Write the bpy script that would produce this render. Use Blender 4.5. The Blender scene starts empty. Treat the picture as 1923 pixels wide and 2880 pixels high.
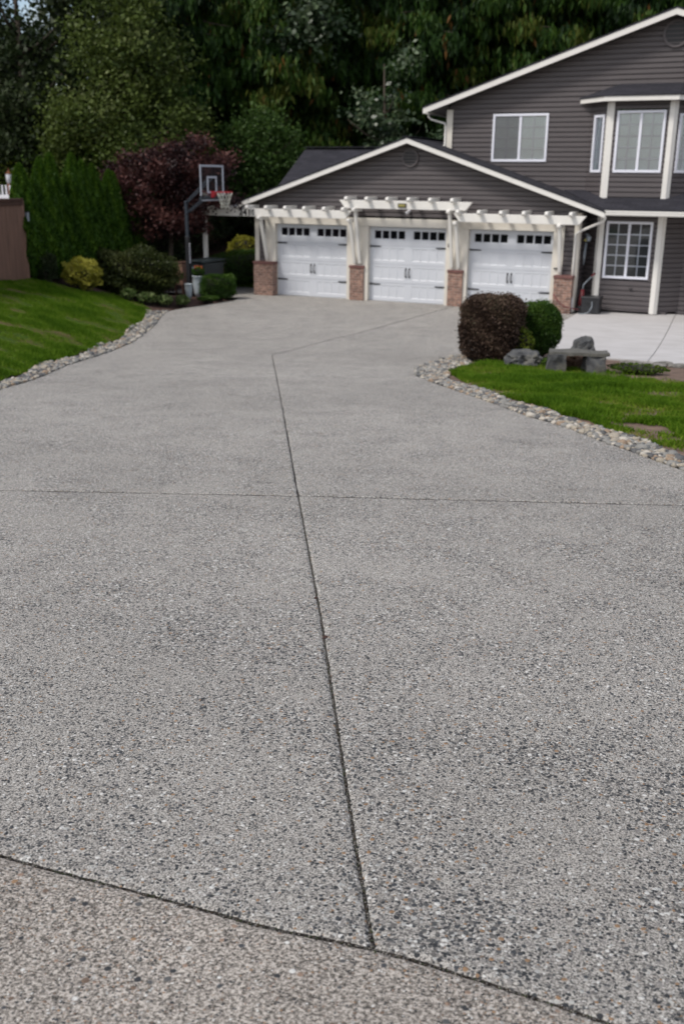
import bpy, bmesh, math, random
import numpy as np
from mathutils import Vector, Matrix, noise
from mathutils.geometry import delaunay_2d_cdt
random.seed(7); RNG = np.random.default_rng(11)
R = math.radians
scene = bpy.context.scene

# ---------------------------------------------------------------- camera, sky, sun, exposure
cam_d = bpy.data.cameras.new('camera'); cam = bpy.data.objects.new('camera', cam_d)
scene.collection.objects.link(cam); scene.camera = cam
cam_d.sensor_fit = 'VERTICAL'; cam_d.sensor_height = 36; cam_d.sensor_width = 24; cam_d.lens = 35
cam_d.clip_start = 0.1; cam_d.clip_end = 600
yaw, pitch, roll = R(-24.29), R(18.55), R(.55)
fw = Vector((math.sin(yaw)*math.cos(pitch), math.cos(yaw)*math.cos(pitch), -math.sin(pitch)))
rt = Vector((math.cos(yaw), -math.sin(yaw), 0)); up = rt.cross(fw)
rt2 = rt*math.cos(roll)+up*math.sin(roll); up2 = -rt*math.sin(roll)+up*math.cos(roll)
M = Matrix((rt2, up2, -fw)).transposed().to_4x4(); M.translation = Vector((14.80, -27.83, 3.45))
cam.matrix_world = M
cam_d.dof.use_dof = True; cam_d.dof.focus_distance = 4.0; cam_d.dof.aperture_fstop = 3.3

SUN_EL, SUN_AZ = 52, 215            # azimuth clockwise from +y
world = bpy.data.worlds.new('World'); scene.world = world; world.use_nodes = True
wn = world.node_tree.nodes; wl = world.node_tree.links
bg = wn['Background']; sky = wn.new('ShaderNodeTexSky'); sky.sky_type = 'NISHITA'; sky.sun_disc = False
sky.sun_elevation = R(SUN_EL); sky.sun_rotation = R(SUN_AZ); sky.air_density = 1.0; sky.dust_density = 2.0
tc = wn.new('ShaderNodeTexCoord'); nz = wn.new('ShaderNodeTexNoise'); nz.inputs['Scale'].default_value = 2.6
nz.inputs['Detail'].default_value = 7; nz.inputs['Roughness'].default_value = .6
cr = wn.new('ShaderNodeValToRGB'); cr.color_ramp.elements[0].position = .47; cr.color_ramp.elements[1].position = .62
mx = wn.new('ShaderNodeMix'); mx.data_type = 'RGBA'
wl.new(tc.outputs['Generated'], nz.inputs['Vector']); wl.new(nz.outputs['Fac'], cr.inputs['Fac'])
wl.new(cr.outputs['Color'], mx.inputs[0]); wl.new(sky.outputs['Color'], mx.inputs[6])
mx.inputs[7].default_value = (8.2, 7.8, 7.3, 1)       # broken cloud cover
wl.new(mx.outputs[2], bg.inputs['Color']); bg.inputs['Strength'].default_value = 0.1
sd = bpy.data.lights.new('sun', 'SUN'); so = bpy.data.objects.new('sun', sd); scene.collection.objects.link(so)
sd.energy = 1.6; sd.angle = R(11); sd.color = (1, .96, .9)
so.rotation_euler = (R(90-SUN_EL), 0, R(180-SUN_AZ)); so.location = (0, -20, 30)
scene.view_settings.view_transform = 'Standard'; scene.view_settings.look = 'None'
scene.view_settings.exposure = 0.66; scene.view_settings.gamma = 1
scene.render.engine = 'CYCLES'

# ---------------------------------------------------------------- terrain functions
HD = (-0.41135, 0.91148)
PL=[(9,-27),(7,-21.6),(5.04,-17.57),(4.63,-16.43),(3.62,-14.47),(2.78,-12.43),(1.94,-10.37),(.7,-7.77),(-.2,-6.1),(-.69,-5.09),(-.7,-4.31),(-.52,-3.37),(-.4,-2.2),(-.6,-1.5),(-1.5,-1.2),(-6,-1.0),(-30,-1)]
PR=[(9.35,-8.5),(9.06,-8.66),(8.85,-9.4),(8.9,-10.38),(8.92,-11.3),(9.08,-12.18),(9.45,-13.1),(9.94,-13.83),(10.64,-14.71),(11.45,-15.75),(12.14,-16.68),(12.66,-17.23),(13.18,-17.98),(13.6,-18.53),(14.1,-19.21),(15.5,-21.2),(18,-24)]
def pdist(x, y, P):
    x = np.asarray(x, float); y = np.asarray(y, float)
    best = np.full(x.shape, 1e9); sg = np.ones(x.shape)
    for (ax, ay), (bx, by) in zip(P[:-1], P[1:]):
        dx, dy = bx-ax, by-ay; L = dx*dx+dy*dy
        t = np.clip(((x-ax)*dx+(y-ay)*dy)/L, 0, 1)
        d = np.hypot(x-ax-t*dx, y-ay-t*dy); c = dx*(y-ay)-dy*(x-ax)
        m = d < best-1e-9
        best = np.where(m, d, best); sg = np.where(m, np.where(c > 0, 1, -1), sg)
    return best*sg
def gz(x, y):
    s = HD[0]*np.asarray(x, float)+HD[1]*np.asarray(y, float)
    a, b = -7., -13.; k = 1.8/(31.4545-10)
    z = np.where(s > a, 0, np.where(s > b, k*(a-s)**2/(2*(a-b)), k*((a+b)/2-s)))
    return np.where(z > 1.9, 1.9+.6*np.tanh((z-1.9)/.6), z)
def hl(x, y):
    d = pdist(x, y, PL)
    f = np.clip((-2.6-np.asarray(y))/3., .28, 1)
    h = 1.5*np.tanh(.34*np.maximum(d-.35, 0)/1.5)*f
    far = np.clip((np.asarray(y)-1.0)/8, 0, 1)*np.clip((-1.2-np.asarray(x))/2, 0, 1)*1.5
    return np.where(d > 0, h, 0)+far
def hr(x, y):
    d = -pdist(x, y, PR)
    return .10*np.tanh(np.maximum(d-.35, 0)/.8)
def T(x, y): return float(gz(x, y)+hl(x, y)+rmound(x, y))
LR = PR[:15]+[(16.5,-19.2),(16.5,-9.6),(13.02,-9.0),(11.5,-8.45),(10.1,-7.6)]   # right-hand island
def inpoly(x, y, P):
    x = np.asarray(x, float); y = np.asarray(y, float); c = np.zeros(x.shape, bool)
    for i in range(len(P)):
        (ax, ay), (bx, by) = P[i-1], P[i]
        m = ((ay > y) != (by > y)) & (x < (bx-ax)*(y-ay)/(by-ay+1e-12)+ax)
        c ^= m
    return c
def rmound(x, y):
    return np.where(inpoly(x, y, LR), hr(x, y), 0)

# ---------------------------------------------------------------- materials
MAT = {}
def nt(name):
    m = bpy.data.materials.new(name); m.use_nodes = True; MAT[name] = m
    return m, m.node_tree.nodes, m.node_tree.links, m.node_tree.nodes['Principled BSDF']
def ramp(n, stops, interp='LINEAR'):
    r = n.new('ShaderNodeValToRGB'); r.color_ramp.interpolation = interp; e = r.color_ramp.elements
    while len(e) < len(stops): e.new(.5)
    for el, (p, c) in zip(e, stops): el.position = p; el.color = (*c, 1) if len(c) == 3 else c
    return r
def plain(name, col, rough=.6, var=.15, scale=3, bump=0, bscale=60, spec=.5, metal=0, coord='Object', stretch=None):
    m, n, l, b = nt(name)
    t = n.new('ShaderNodeTexCoord'); src = t.outputs[coord]
    if stretch:
        mp = n.new('ShaderNodeMapping'); mp.inputs['Scale'].default_value = stretch; l.new(src, mp.inputs[0]); src = mp.outputs[0]
    z = n.new('ShaderNodeTexNoise'); z.inputs['Scale'].default_value = scale; z.inputs['Detail'].default_value = 6; z.inputs['Roughness'].default_value = .65
    l.new(src, z.inputs['Vector'])
    r = ramp(n, [(.3, tuple(c*(1-var) for c in col)), (.7, tuple(min(1, c*(1+var)) for c in col))])
    l.new(z.outputs['Fac'], r.inputs[0]); l.new(r.outputs[0], b.inputs['Base Color'])
    b.inputs['Roughness'].default_value = rough; b.inputs['Specular IOR Level'].default_value = spec; b.inputs['Metallic'].default_value = metal
    if bump:
        z2 = n.new('ShaderNodeTexNoise'); z2.inputs['Scale'].default_value = bscale; z2.inputs['Detail'].default_value = 4; l.new(src, z2.inputs['Vector'])
        bp = n.new('ShaderNodeBump'); bp.inputs['Strength'].default_value = bump; bp.inputs['Distance'].default_value = .01
        l.new(z2.outputs['Fac'], bp.inputs['Height']); l.new(bp.outputs[0], b.inputs['Normal'])
    return m
plain('siding', (.088, .076, .078), .55, .08, 1.5, .2, 90, stretch=(1, 1, 6))
plain('white_trim', (.72, .70, .66), .45, .05, 2)
plain('cream_trim', (.66, .62, .55), .5, .06, 2)
plain('door_white', (.565, .585, .625), .4, .03, 1.2)
plain('vinyl', (.72, .73, .80), .35, .03, 2)
plain('black_iron', (.012, .012, .014), .45, .2, 5)
plain('black_plastic', (.02, .021, .024), .4, .2, 5)
plain('dark_glass', (.006, .006, .009), .08, .2, 5, spec=.3)
plain('soffit', (.45, .43, .39), .6, .06, 2)
plain('blind', (.88, .94, .97), .6, .04, 4)
plain('blind_dim', (.07, .075, .08), .6, .1, 4)  # darker copy of the blind, ground floor shade put into its colour
plain('room_dark', (.03, .035, .03), .8, .3, 2)  # shade of unlit interiors put into the colour of backing slabs
plain('vent_dark', (.035, .03, .032), .6, .2, 5)
plain('brass', (.28, .25, .08), .45, .3, 20, metal=.3)
plain('fence_wood', (.19, .105, .075), .75, .25, 2.2, .4, 40, stretch=(6, 6, .6))
plain('fence_cap', (.07, .032, .022), .7, .25, 3, .4, 40)
plain('bark', (.05, .038, .028), .9, .4, 4, .8, 12, stretch=(3, 3, .7))
plain('twig', (.030, .022, .018), .9, .4, 8)
plain('core_dark', (.012, .010, .007), .9, .4, 8)  # inner shade put into the colour of plant cores
plain('soil', (.135, .090, .066), .95, .5, 5, .9, 30)
plain('mulch', (.060, .030, .021), .95, .5, 7, .9, 30)
plain('red_plastic', (.12, .010, .014), .4, .15, 5)
plain('grey_metal', (.22, .25, .28), .4, .15, 5, metal=.2)
plain('silver', (.50, .53, .60), .35, .08, 5, metal=.2)
plain('hoop_red', (.36, .012, .022), .4, .1, 5)
plain('net', (.5, .5, .44), .8, .1, 5)
plain('pot_white', (.42, .47, .50), .35, .12, 3)
plain('bin_green', (.016, .024, .027), .5, .2, 3)
plain('label_white', (.16, .19, .22), .6, .1, 3)
plain('flower', (.42, .07, .015), .6, .3, 9)
plain('hose', (.14, .03, .035), .5, .2, 5)
plain('white_plastic', (.66, .66, .70), .4, .04, 3)
plain('orange_wood', (.22, .08, .035), .7, .3, 5)
plain('grey_pole', (.045, .055, .07), .4, .15, 5, metal=.3)
plain('joint_dirt', (.036, .031, .027), .95, .5, 40, .8, 200)
plain('bench_stone', (.095, .092, .08), .85, .4, 9, .8, 60)
plain('flagstone', (.19, .18, .16), .85, .35, 5, .6, 40)
plain('rusty_rock', (.12, .07, .045), .9, .5, 6, .8, 30)

def glass():
    m, n, l, b = nt('window_glass'); n.remove(b)
    out = n['Material Output']; tr = n.new('ShaderNodeBsdfTransparent'); gl = n.new('ShaderNodeBsdfGlossy')
    tr.inputs[0].default_value = (.98, 1, 1, 1); gl.inputs['Roughness'].default_value = .02
    fr = n.new('ShaderNodeFresnel'); fr.inputs[0].default_value = 1.6
    mth = n.new('ShaderNodeMath'); mth.operation = 'MULTIPLY_ADD'; mth.inputs[1].default_value = 1.2; mth.inputs[2].default_value = .04
    l.new(fr.outputs[0], mth.inputs[0]); ms = n.new('ShaderNodeMixShader')
    l.new(mth.outputs[0], ms.inputs[0]); l.new(tr.outputs[0], ms.inputs[1]); l.new(gl.outputs[0], ms.inputs[2]); l.new(ms.outputs[0], out.inputs[0])
glass()
def screenmat():
    m, n, l, b = nt('insect_screen'); b.inputs['Base Color'].default_value = (.12, .12, .13, 1); tr = n.new('ShaderNodeBsdfTransparent'); ms = n.new('ShaderNodeMixShader'); ms.inputs[0].default_value = .45
    l.new(tr.outputs[0], ms.inputs[1]); l.new(b.outputs[0], ms.inputs[2]); l.new(ms.outputs[0], n['Material Output'].inputs[0])
screenmat()
def brick():
    m, n, l, b = nt('brick')
    u = n.new('ShaderNodeTexCoord'); t = n.new('ShaderNodeTexBrick'); l.new(u.outputs['UV'], t.inputs['Vector'])
    t.inputs['Scale'].default_value = 1; t.inputs['Brick Width'].default_value = .2; t.inputs['Row Height'].default_value = .072
    t.inputs['Mortar Size'].default_value = .006; t.inputs['Mortar Smooth'].default_value = .3; t.inputs['Bias'].default_value = -.1
    t.inputs['Color1'].default_value = (.27, .165, .130, 1); t.inputs['Color2'].default_value = (.145, .085, .072, 1); t.inputs['Mortar'].default_value = (.31, .27, .24, 1)
    z = n.new('ShaderNodeTexNoise'); z.inputs['Scale'].default_value = 9; z.inputs['Detail'].default_value = 5; l.new(u.outputs['UV'], z.inputs['Vector'])
    r = ramp(n, [(.35, (.72, .72, .72)), (.7, (1.5, 1.4, 1.3))]); l.new(z.outputs['Fac'], r.inputs[0])
    mm = n.new('ShaderNodeMix'); mm.data_type = 'RGBA'; mm.blend_type = 'MULTIPLY'; mm.inputs[0].default_value = 1
    l.new(t.outputs['Color'], mm.inputs[6]); l.new(r.outputs[0], mm.inputs[7]); l.new(mm.outputs[2], b.inputs['Base Color'])
    bp = n.new('ShaderNodeBump'); bp.inputs['Strength'].default_value = .6; bp.inputs['Distance'].default_value = .008; bp.invert = True
    l.new(t.outputs['Fac'], bp.inputs['Height']); l.new(bp.outputs[0], b.inputs['Normal']); b.inputs['Roughness'].default_value = .85
brick()
plain('brick_cap', (.145, .066, .058), .8, .35, 8, .5, 40)
def shingle():
    m, n, l, b = nt('shingle')
    u = n.new('ShaderNodeTexCoord'); t = n.new('ShaderNodeTexBrick'); l.new(u.outputs['UV'], t.inputs['Vector'])
    t.inputs['Scale'].default_value = 1; t.inputs['Brick Width'].default_value = .33; t.inputs['Row Height'].default_value = .14
    t.inputs['Mortar Size'].default_value = .006; t.inputs['Color1'].default_value = (.034, .033, .040, 1)
    t.inputs['Color2'].default_value = (.020, .020, .025, 1); t.inputs['Mortar'].default_value = (.008, .008, .01, 1)
    z = n.new('ShaderNodeTexNoise'); z.inputs['Scale'].default_value = 60; z.inputs['Detail'].default_value = 3; l.new(u.outputs['Object'], z.inputs['Vector'])
    r = ramp(n, [(.3, (.6, .6, .62)), (.75, (1.5, 1.5, 1.55))]); l.new(z.outputs['Fac'], r.inputs[0])
    mm = n.new('ShaderNodeMix'); mm.data_type = 'RGBA'; mm.blend_type = 'MULTIPLY'; mm.inputs[0].default_value = 1
    l.new(t.outputs['Color'], mm.inputs[6]); l.new(r.outputs[0], mm.inputs[7]); l.new(mm.outputs[2], b.inputs['Base Color'])
    b.inputs['Roughness'].default_value = .9; b.inputs['Specular IOR Level'].default_value = .25
shingle()

def aggregate(name, matrix, mat2, pscale, big, dark, tint, cover, gritscale, lows=(.89, 1.08)):
    """exposed pebble concrete: cement with pebbles of several sizes and colours"""
    m, n, l, b = nt(name)
    t = n.new('ShaderNodeTexCoord'); src = t.outputs['Object']
    warp = n.new('ShaderNodeTexNoise'); warp.inputs['Scale'].default_value = 60; warp.inputs['Detail'].default_value = 2
    l.new(src, warp.inputs['Vector'])
    vm = n.new('ShaderNodeVectorMath'); vm.operation = 'MULTIPLY_ADD'; vm.inputs[1].default_value = (.006, .006, .006)
    l.new(warp.outputs['Color'], vm.inputs[0]); l.new(src, vm.inputs[2]); wsrc = vm.outputs[0]
    grit = n.new('ShaderNodeTexNoise'); grit.inputs['Scale'].default_value = gritscale; grit.inputs['Detail'].default_value = 4; grit.inputs['Roughness'].default_value = .75
    l.new(src, grit.inputs['Vector'])
    g = ramp(n, [(.38, tuple(c*.16 for c in matrix)), (.50, matrix), (.60, mat2)]); l.new(grit.outputs['Fac'], g.inputs[0])
    col = g.outputs[0]; heights = [grit.outputs['Fac']]
    patch = n.new('ShaderNodeTexNoise'); patch.inputs['Scale'].default_value = 2.2; patch.inputs['Detail'].default_value = 5; l.new(src, patch.inputs['Vector'])
    pr = ramp(n, [(.35, (-.09,)*3), (.68, (.13,)*3)])
    pm = n.new('ShaderNodeMapRange'); pm.inputs['From Min'].default_value = .35; pm.inputs['From Max'].default_value = .68
    pm.inputs['To Min'].default_value = -.07; pm.inputs['To Max'].default_value = .12; l.new(patch.outputs['Fac'], pm.inputs['Value'])
    stops = [(0, (dark*.52, dark*.55, dark*.6)), (.2, (dark*1.32, dark*1.34, dark*1.34)), (.38, tuple(c*.55 for c in tint)), (.52, (dark*.84, dark*.9, dark*.98)), (.66, tint), (.8, (.44, .44, .42)), (.87, (.30, .19, .11)), (.92, (.66, .65, .62))]
    for k, (sc, cov) in enumerate([(pscale, cover), (big, cover-.13)]):
        v = n.new('ShaderNodeTexVoronoi'); v.inputs['Scale'].default_value = sc; v.inputs['Randomness'].default_value = 1; l.new(wsrc, v.inputs['Vector'])
        sep = n.new('ShaderNodeSeparateColor'); l.new(v.outputs['Color'], sep.inputs[0])
        cc = ramp(n, stops, 'CONSTANT'); l.new(sep.outputs[0], cc.inputs[0])
        # pebble radius varies per cell and by patch
        ad = n.new('ShaderNodeMath'); ad.operation = 'MULTIPLY_ADD'; ad.inputs[1].default_value = .55; ad.inputs[2].default_value = cov-.27
        l.new(sep.outputs[1], ad.inputs[0]); ad2 = n.new('ShaderNodeMath'); ad2.operation = 'ADD'; l.new(ad.outputs[0], ad2.inputs[0]); l.new(pm.outputs[0], ad2.inputs[1])
        sb = n.new('ShaderNodeMath'); sb.operation = 'SUBTRACT'; l.new(ad2.outputs[0], sb.inputs[0]); l.new(v.outputs['Distance'], sb.inputs[1])
        mr = n.new('ShaderNodeMapRange'); mr.inputs['From Min'].default_value = 0; mr.inputs['From Max'].default_value = .1; l.new(sb.outputs[0], mr.inputs['Value'])
        mm = n.new('ShaderNodeMix'); mm.data_type = 'RGBA'; l.new(mr.outputs[0], mm.inputs[0]); l.new(col, mm.inputs[6]); l.new(cc.outputs[0], mm.inputs[7]); col = mm.outputs[2]
        hh = n.new('ShaderNodeMath'); hh.operation = 'MAXIMUM'; hh.inputs[1].default_value = 0; l.new(sb.outputs[0], hh.inputs[0]); heights.append(hh.outputs[0])
    big_n = n.new('ShaderNodeTexNoise'); big_n.inputs['Scale'].default_value = .45; big_n.inputs['Detail'].default_value = 6; big_n.inputs['Roughness'].default_value = .6; l.new(src, big_n.inputs['Vector'])
    br = ramp(n, [(.3, (lows[0],)*3), (.7, (lows[1],)*3)]); l.new(big_n.outputs['Fac'], br.inputs[0])
    fm = n.new('ShaderNodeMix'); fm.data_type = 'RGBA'; fm.blend_type = 'MULTIPLY'; fm.inputs[0].default_value = 1; l.new(col, fm.inputs[6]); l.new(br.outputs[0], fm.inputs[7])
    l.new(fm.outputs[2], b.inputs['Base Color'])
    s1 = n.new('ShaderNodeMath'); s1.operation = 'ADD'; l.new(heights[1], s1.inputs[0]); l.new(heights[2], s1.inputs[1])
    s2 = n.new('ShaderNodeMath'); s2.operation = 'ADD'; l.new(s1.outputs[0], s2.inputs[0]); l.new(heights[0], s2.inputs[1])
    bp = n.new('ShaderNodeBump'); bp.inputs['Strength'].default_value = .8; bp.inputs['Distance'].default_value = .008; l.new(s2.outputs[0], bp.inputs['Height']); l.new(bp.outputs[0], b.inputs['Normal'])
    b.inputs['Roughness'].default_value = .8; b.inputs['Specular IOR Level'].default_value = .3
aggregate('driveway_aggregate', (.336, .316, .287), (.60, .569, .522), 105, 62, .075, (.27, .255, .24), .38, 170)
aggregate('apron_aggregate', (.290, .260, .226), (.57, .52, .465), 120, 34, .075, (.30, .21, .155), .22, 105, (.76, 1.22))
def concrete():
    m, n, l, b = nt('smooth_concrete')
    t = n.new('ShaderNodeTexCoord'); z = n.new('ShaderNodeTexNoise'); z.inputs['Scale'].default_value = 1.3; z.inputs['Detail'].default_value = 9; z.inputs['Roughness'].default_value = .65
    mp = n.new('ShaderNodeMapping'); mp.inputs['Scale'].default_value = (1, 2.2, 1); mp.inputs['Rotation'].default_value = (0, 0, .2); l.new(t.outputs['Object'], mp.inputs[0]); l.new(mp.outputs[0], z.inputs['Vector'])
    r = ramp(n, [(.3, (.40, .385, .375)), (.7, (.52, .505, .50))]); l.new(z.outputs['Fac'], r.inputs[0]); l.new(r.outputs[0], b.inputs['Base Color'])
    b.inputs['Roughness'].default_value = .75
concrete()
def leafmat(name, cols, rough=.5, trans=.25, spec=.18):
    cols = [(c[0], c[1]*1.06, c[2]*.8) for c in cols]
    """leaf colour by the tone number stored on its face"""
    m, n, l, b = nt(name)
    a = n.new('ShaderNodeAttribute'); a.attribute_name = 'leaf'
    sep = n.new('ShaderNodeSeparateColor'); l.new(a.outputs['Color'], sep.inputs[0])
    k = len(cols); r = ramp(n, [(i/(k-1) if k > 1 else 0, c) for i, c in enumerate(cols)]); l.new(sep.outputs[0], r.inputs[0])
    l.new(r.outputs[0], b.inputs['Base Color']); b.inputs['Roughness'].default_value = rough; b.inputs['Specular IOR Level'].default_value = spec
    out = n['Material Output']; tl = n.new('ShaderNodeBsdfTranslucent'); l.new(r.outputs[0], tl.inputs[0])
    ms = n.new('ShaderNodeMixShader'); ms.inputs[0].default_value = trans
    l.new(b.outputs[0], ms.inputs[1]); l.new(tl.outputs[0], ms.inputs[2]); l.new(ms.outputs[0], out.inputs[0])
leafmat('leaf_cedar', [(.006, .018, .005), (.015, .040, .007), (.028, .062, .009), (.050, .085, .014), (.13, .050, .018)], .6, .2, .2)
leafmat('leaf_maple_green', [(.016, .034, .016), (.028, .052, .026), (.06, .09, .055), (.12, .15, .11)], .4, .2, .5)
leafmat('leaf_alder', [(.028, .044, .011), (.062, .086, .020), (.095, .122, .036), (.19, .21, .11)], .5, .25)
leafmat('leaf_dark', [(.012, .022, .010), (.022, .034, .014), (.04, .05, .026)], .5, .15)
leafmat('leaf_bright', [(.03, .06, .008), (.06, .095, .012), (.13, .15, .02)], .5, .3)
leafmat('leaf_purple', [(.016, .006, .009), (.038, .013, .017), (.076, .027, .032), (.13, .052, .055)], .55, .2, .22)
leafmat('leaf_arb', [(.020, .050, .005), (.046, .100, .008), (.100, .160, .014)], .6, .25, .2)
leafmat('leaf_gold', [(.16, .15, .02), (.30, .27, .05), (.46, .40, .10)], .5, .25)
leafmat('leaf_fresh', [(.020, .042, .010), (.040, .075, .018), (.075, .12, .035)], .5, .25)
leafmat('leaf_olive', [(.018, .026, .008), (.036, .045, .014), (.07, .075, .028)], .5, .2)
leafmat('leaf_barberry', [(.022, .013, .013), (.050, .029, .028), (.12, .075, .070), (.055, .060, .040)], .6, .15)
leafmat('leaf_box', [(.016, .040, .008), (.036, .078, .014), (.08, .13, .022)], .5, .2)
leafmat('leaf_pale', [(.06, .10, .03), (.14, .18, .08), (.26, .30, .17)], .5, .25)
leafmat('grass', [(.050, .105, .007), (.086, .162, .012), (.135, .205, .022), (.21, .185, .065)], .6, .3, .08)
def lawnmat():
    m, n, l, b = nt('lawn')
    t = n.new('ShaderNodeTexCoord'); z = n.new('ShaderNodeTexNoise'); z.inputs['Scale'].default_value = 1.2; z.inputs['Detail'].default_value = 7; l.new(t.outputs['Object'], z.inputs['Vector'])
    r = ramp(n, [(.3, (.030, .062, .008)), (.48, (.045, .080, .010)), (.58, (.08, .075, .025)), (.7, (.12, .085, .05))]); l.new(z.outputs['Fac'], r.inputs[0]); l.new(r.outputs[0], b.inputs['Base Color'])
    b.inputs['Roughness'].default_value = 1; b.inputs['Specular IOR Level'].default_value = .1
lawnmat()
for i, (c, v) in enumerate([((.31, .275, .22), .35), ((.21, .205, .19), .3), ((.26, .19, .13), .35), ((.42, .385, .33), .2), ((.09, .09, .09), .4)]):
    plain('stone_%s' % 'abcde'[i], c, .7, v, 14, .3, 60)
def rockmat():
    m, n, l, b = nt('boulder')
    t = n.new('ShaderNodeTexCoord'); z = n.new('ShaderNodeTexNoise'); z.inputs['Scale'].default_value = 4; z.inputs['Detail'].default_value = 8; z.inputs['Roughness'].default_value = .7; l.new(t.outputs['Object'], z.inputs['Vector'])
    r = ramp(n, [(.3, (.025, .027, .030)), (.48, (.07, .072, .074)), (.62, (.13, .125, .105)), (.75, (.24, .22, .19))]); l.new(z.outputs['Fac'], r.inputs[0]); l.new(r.outputs[0], b.inputs['Base Color'])
    bp = n.new('ShaderNodeBump'); bp.inputs['Strength'].default_value = .9; bp.inputs['Distance'].default_value = .03; l.new(z.outputs['Fac'], bp.inputs['Height']); l.new(bp.outputs[0], b.inputs['Normal'])
    b.inputs['Roughness'].default_value = .85
rockmat()

# ---------------------------------------------------------------- object helpers
COL = scene.collection
def tag(o, label=None, cat=None, group=None, kind=None):
    if label: o['label'] = label
    if cat: o['category'] = cat
    if group: o['group'] = group
    if kind: o['kind'] = kind
    return o
def empty(name, loc=(0, 0, 0), rz=0):
    o = bpy.data.objects.new(name, None); COL.objects.link(o); o.location = loc; o.rotation_euler = (0, 0, rz); o.empty_display_size = .2
    return o
class MB:
    def __init__(s): s.v = []; s.f = []; s.sm = []
    def quad(s, *p, smooth=False):
        i = len(s.v); s.v += [tuple(q) for q in p]; s.f.append(tuple(range(i, i+len(p)))); s.sm.append(smooth); return s
    def box(s, x0, x1, y0, y1, z0, z1):
        c = [(x, y, z) for z in (z0, z1) for y in (y0, y1) for x in (x0, x1)]
        i = len(s.v); s.v += c
        for f in ((0, 2, 3, 1), (4, 5, 7, 6), (0, 1, 5, 4), (2, 6, 7, 3), (0, 4, 6, 2), (1, 3, 7, 5)): s.f.append(tuple(i+k for k in f)); s.sm.append(False)
        return s
    def prism(s, pts, d):
        """pts: polygon in 3D, extruded along vector d"""
        n = len(pts); i = len(s.v); d = Vector(d)
        s.v += [tuple(p) for p in pts]+[tuple(Vector(p)+d) for p in pts]
        s.f.append(tuple(i+k for k in range(n))); s.f.append(tuple(i+n+k for k in reversed(range(n)))); s.sm += [False]*2
        for k in range(n): s.f.append((i+k, i+n+k, i+n+(k+1) % n, i+(k+1) % n)); s.sm.append(False)
        return s
    def bar(s, a, b, w, h, upv=(0, 0, 1)):
        a, b = Vector(a), Vector(b); d = (b-a).normalized(); u = Vector(upv); r = d.cross(u).normalized(); u = r.cross(d).normalized()
        s.prism([a+r*w/2+u*h/2, a-r*w/2+u*h/2, a-r*w/2-u*h/2, a+r*w/2-u*h/2], b-a); return s
    def tube(s, pts, r, n=10, cap=True):
        pts = [Vector(p) for p in pts]; rs = r if isinstance(r, (list, tuple)) else [r]*len(pts); i0 = len(s.v)
        ref = Vector((0, 0, 1)) if abs((pts[-1]-pts[0]).normalized().z) < .9 else Vector((1, 0, 0))
        for k, p in enumerate(pts):
            d = (pts[min(k+1, len(pts)-1)]-pts[max(k-1, 0)]).normalized(); a = d.cross(ref).normalized(); c = a.cross(d)
            for j in range(n):
                t = 2*math.pi*j/n; s.v.append(tuple(p+(a*math.cos(t)+c*math.sin(t))*rs[k]))
        for k in range(len(pts)-1):
            for j in range(n):
                s.f.append((i0+k*n+j, i0+k*n+(j+1) % n, i0+(k+1)*n+(j+1) % n, i0+(k+1)*n+j)); s.sm.append(True)
        if cap:
            s.f.append(tuple(i0+j for j in reversed(range(n)))); s.f.append(tuple(i0+(len(pts)-1)*n+j for j in range(n))); s.sm += [False]*2
        return s
    def lathe(s, prof, c=(0, 0, 0), n=20):
        i0 = len(s.v)
        for r, z in prof:
            for j in range(n):
                t = 2*math.pi*j/n; s.v.append((c[0]+r*math.cos(t), c[1]+r*math.sin(t), c[2]+z))
        for k in range(len(prof)-1):
            for j in range(n): s.f.append((i0+k*n+j, i0+k*n+(j+1) % n, i0+(k+1)*n+(j+1) % n, i0+(k+1)*n+j)); s.sm.append(True)
        return s
    def build(s, name, mat, parent=None, bevel=0, mats=None):
        me = bpy.data.meshes.new(name); me.from_pydata(s.v, [], s.f); me.polygons.foreach_set('use_smooth', s.sm)
        uv = me.uv_layers.new(name='UVMap'); 
        for p in me.polygons:
            nn = p.normal; a = (abs(nn.x), abs(nn.y), abs(nn.z))
            for li in p.loop_indices:
                c = me.vertices[me.loops[li].vertex_index].co
                if a[2] > .6:
                    uvv = (c.x, c.y*1.05) if a[1] >= a[0] else (c.y, c.x*1.05)
                elif a[0] > a[1]: uvv = (c.y, c.z)
                else: uvv = (c.x, c.z)
                uv.data[li].uv = uvv
        for m_ in ([mat] if isinstance(mat, str) else mat): me.materials.append(MAT[m_])
        o = bpy.data.objects.new(name, me); COL.objects.link(o)
        if parent: o.parent = parent
        if bevel:
            b = o.modifiers.new('bevel', 'BEVEL'); b.width = bevel; b.segments = 2; b.limit_method = 'ANGLE'
        return o
def copy_tree(o, parent=None):
    c = o.copy(); COL.objects.link(c); c.parent = parent
    for ch in list(o.children): copy_tree(ch, c)
    return c

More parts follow.
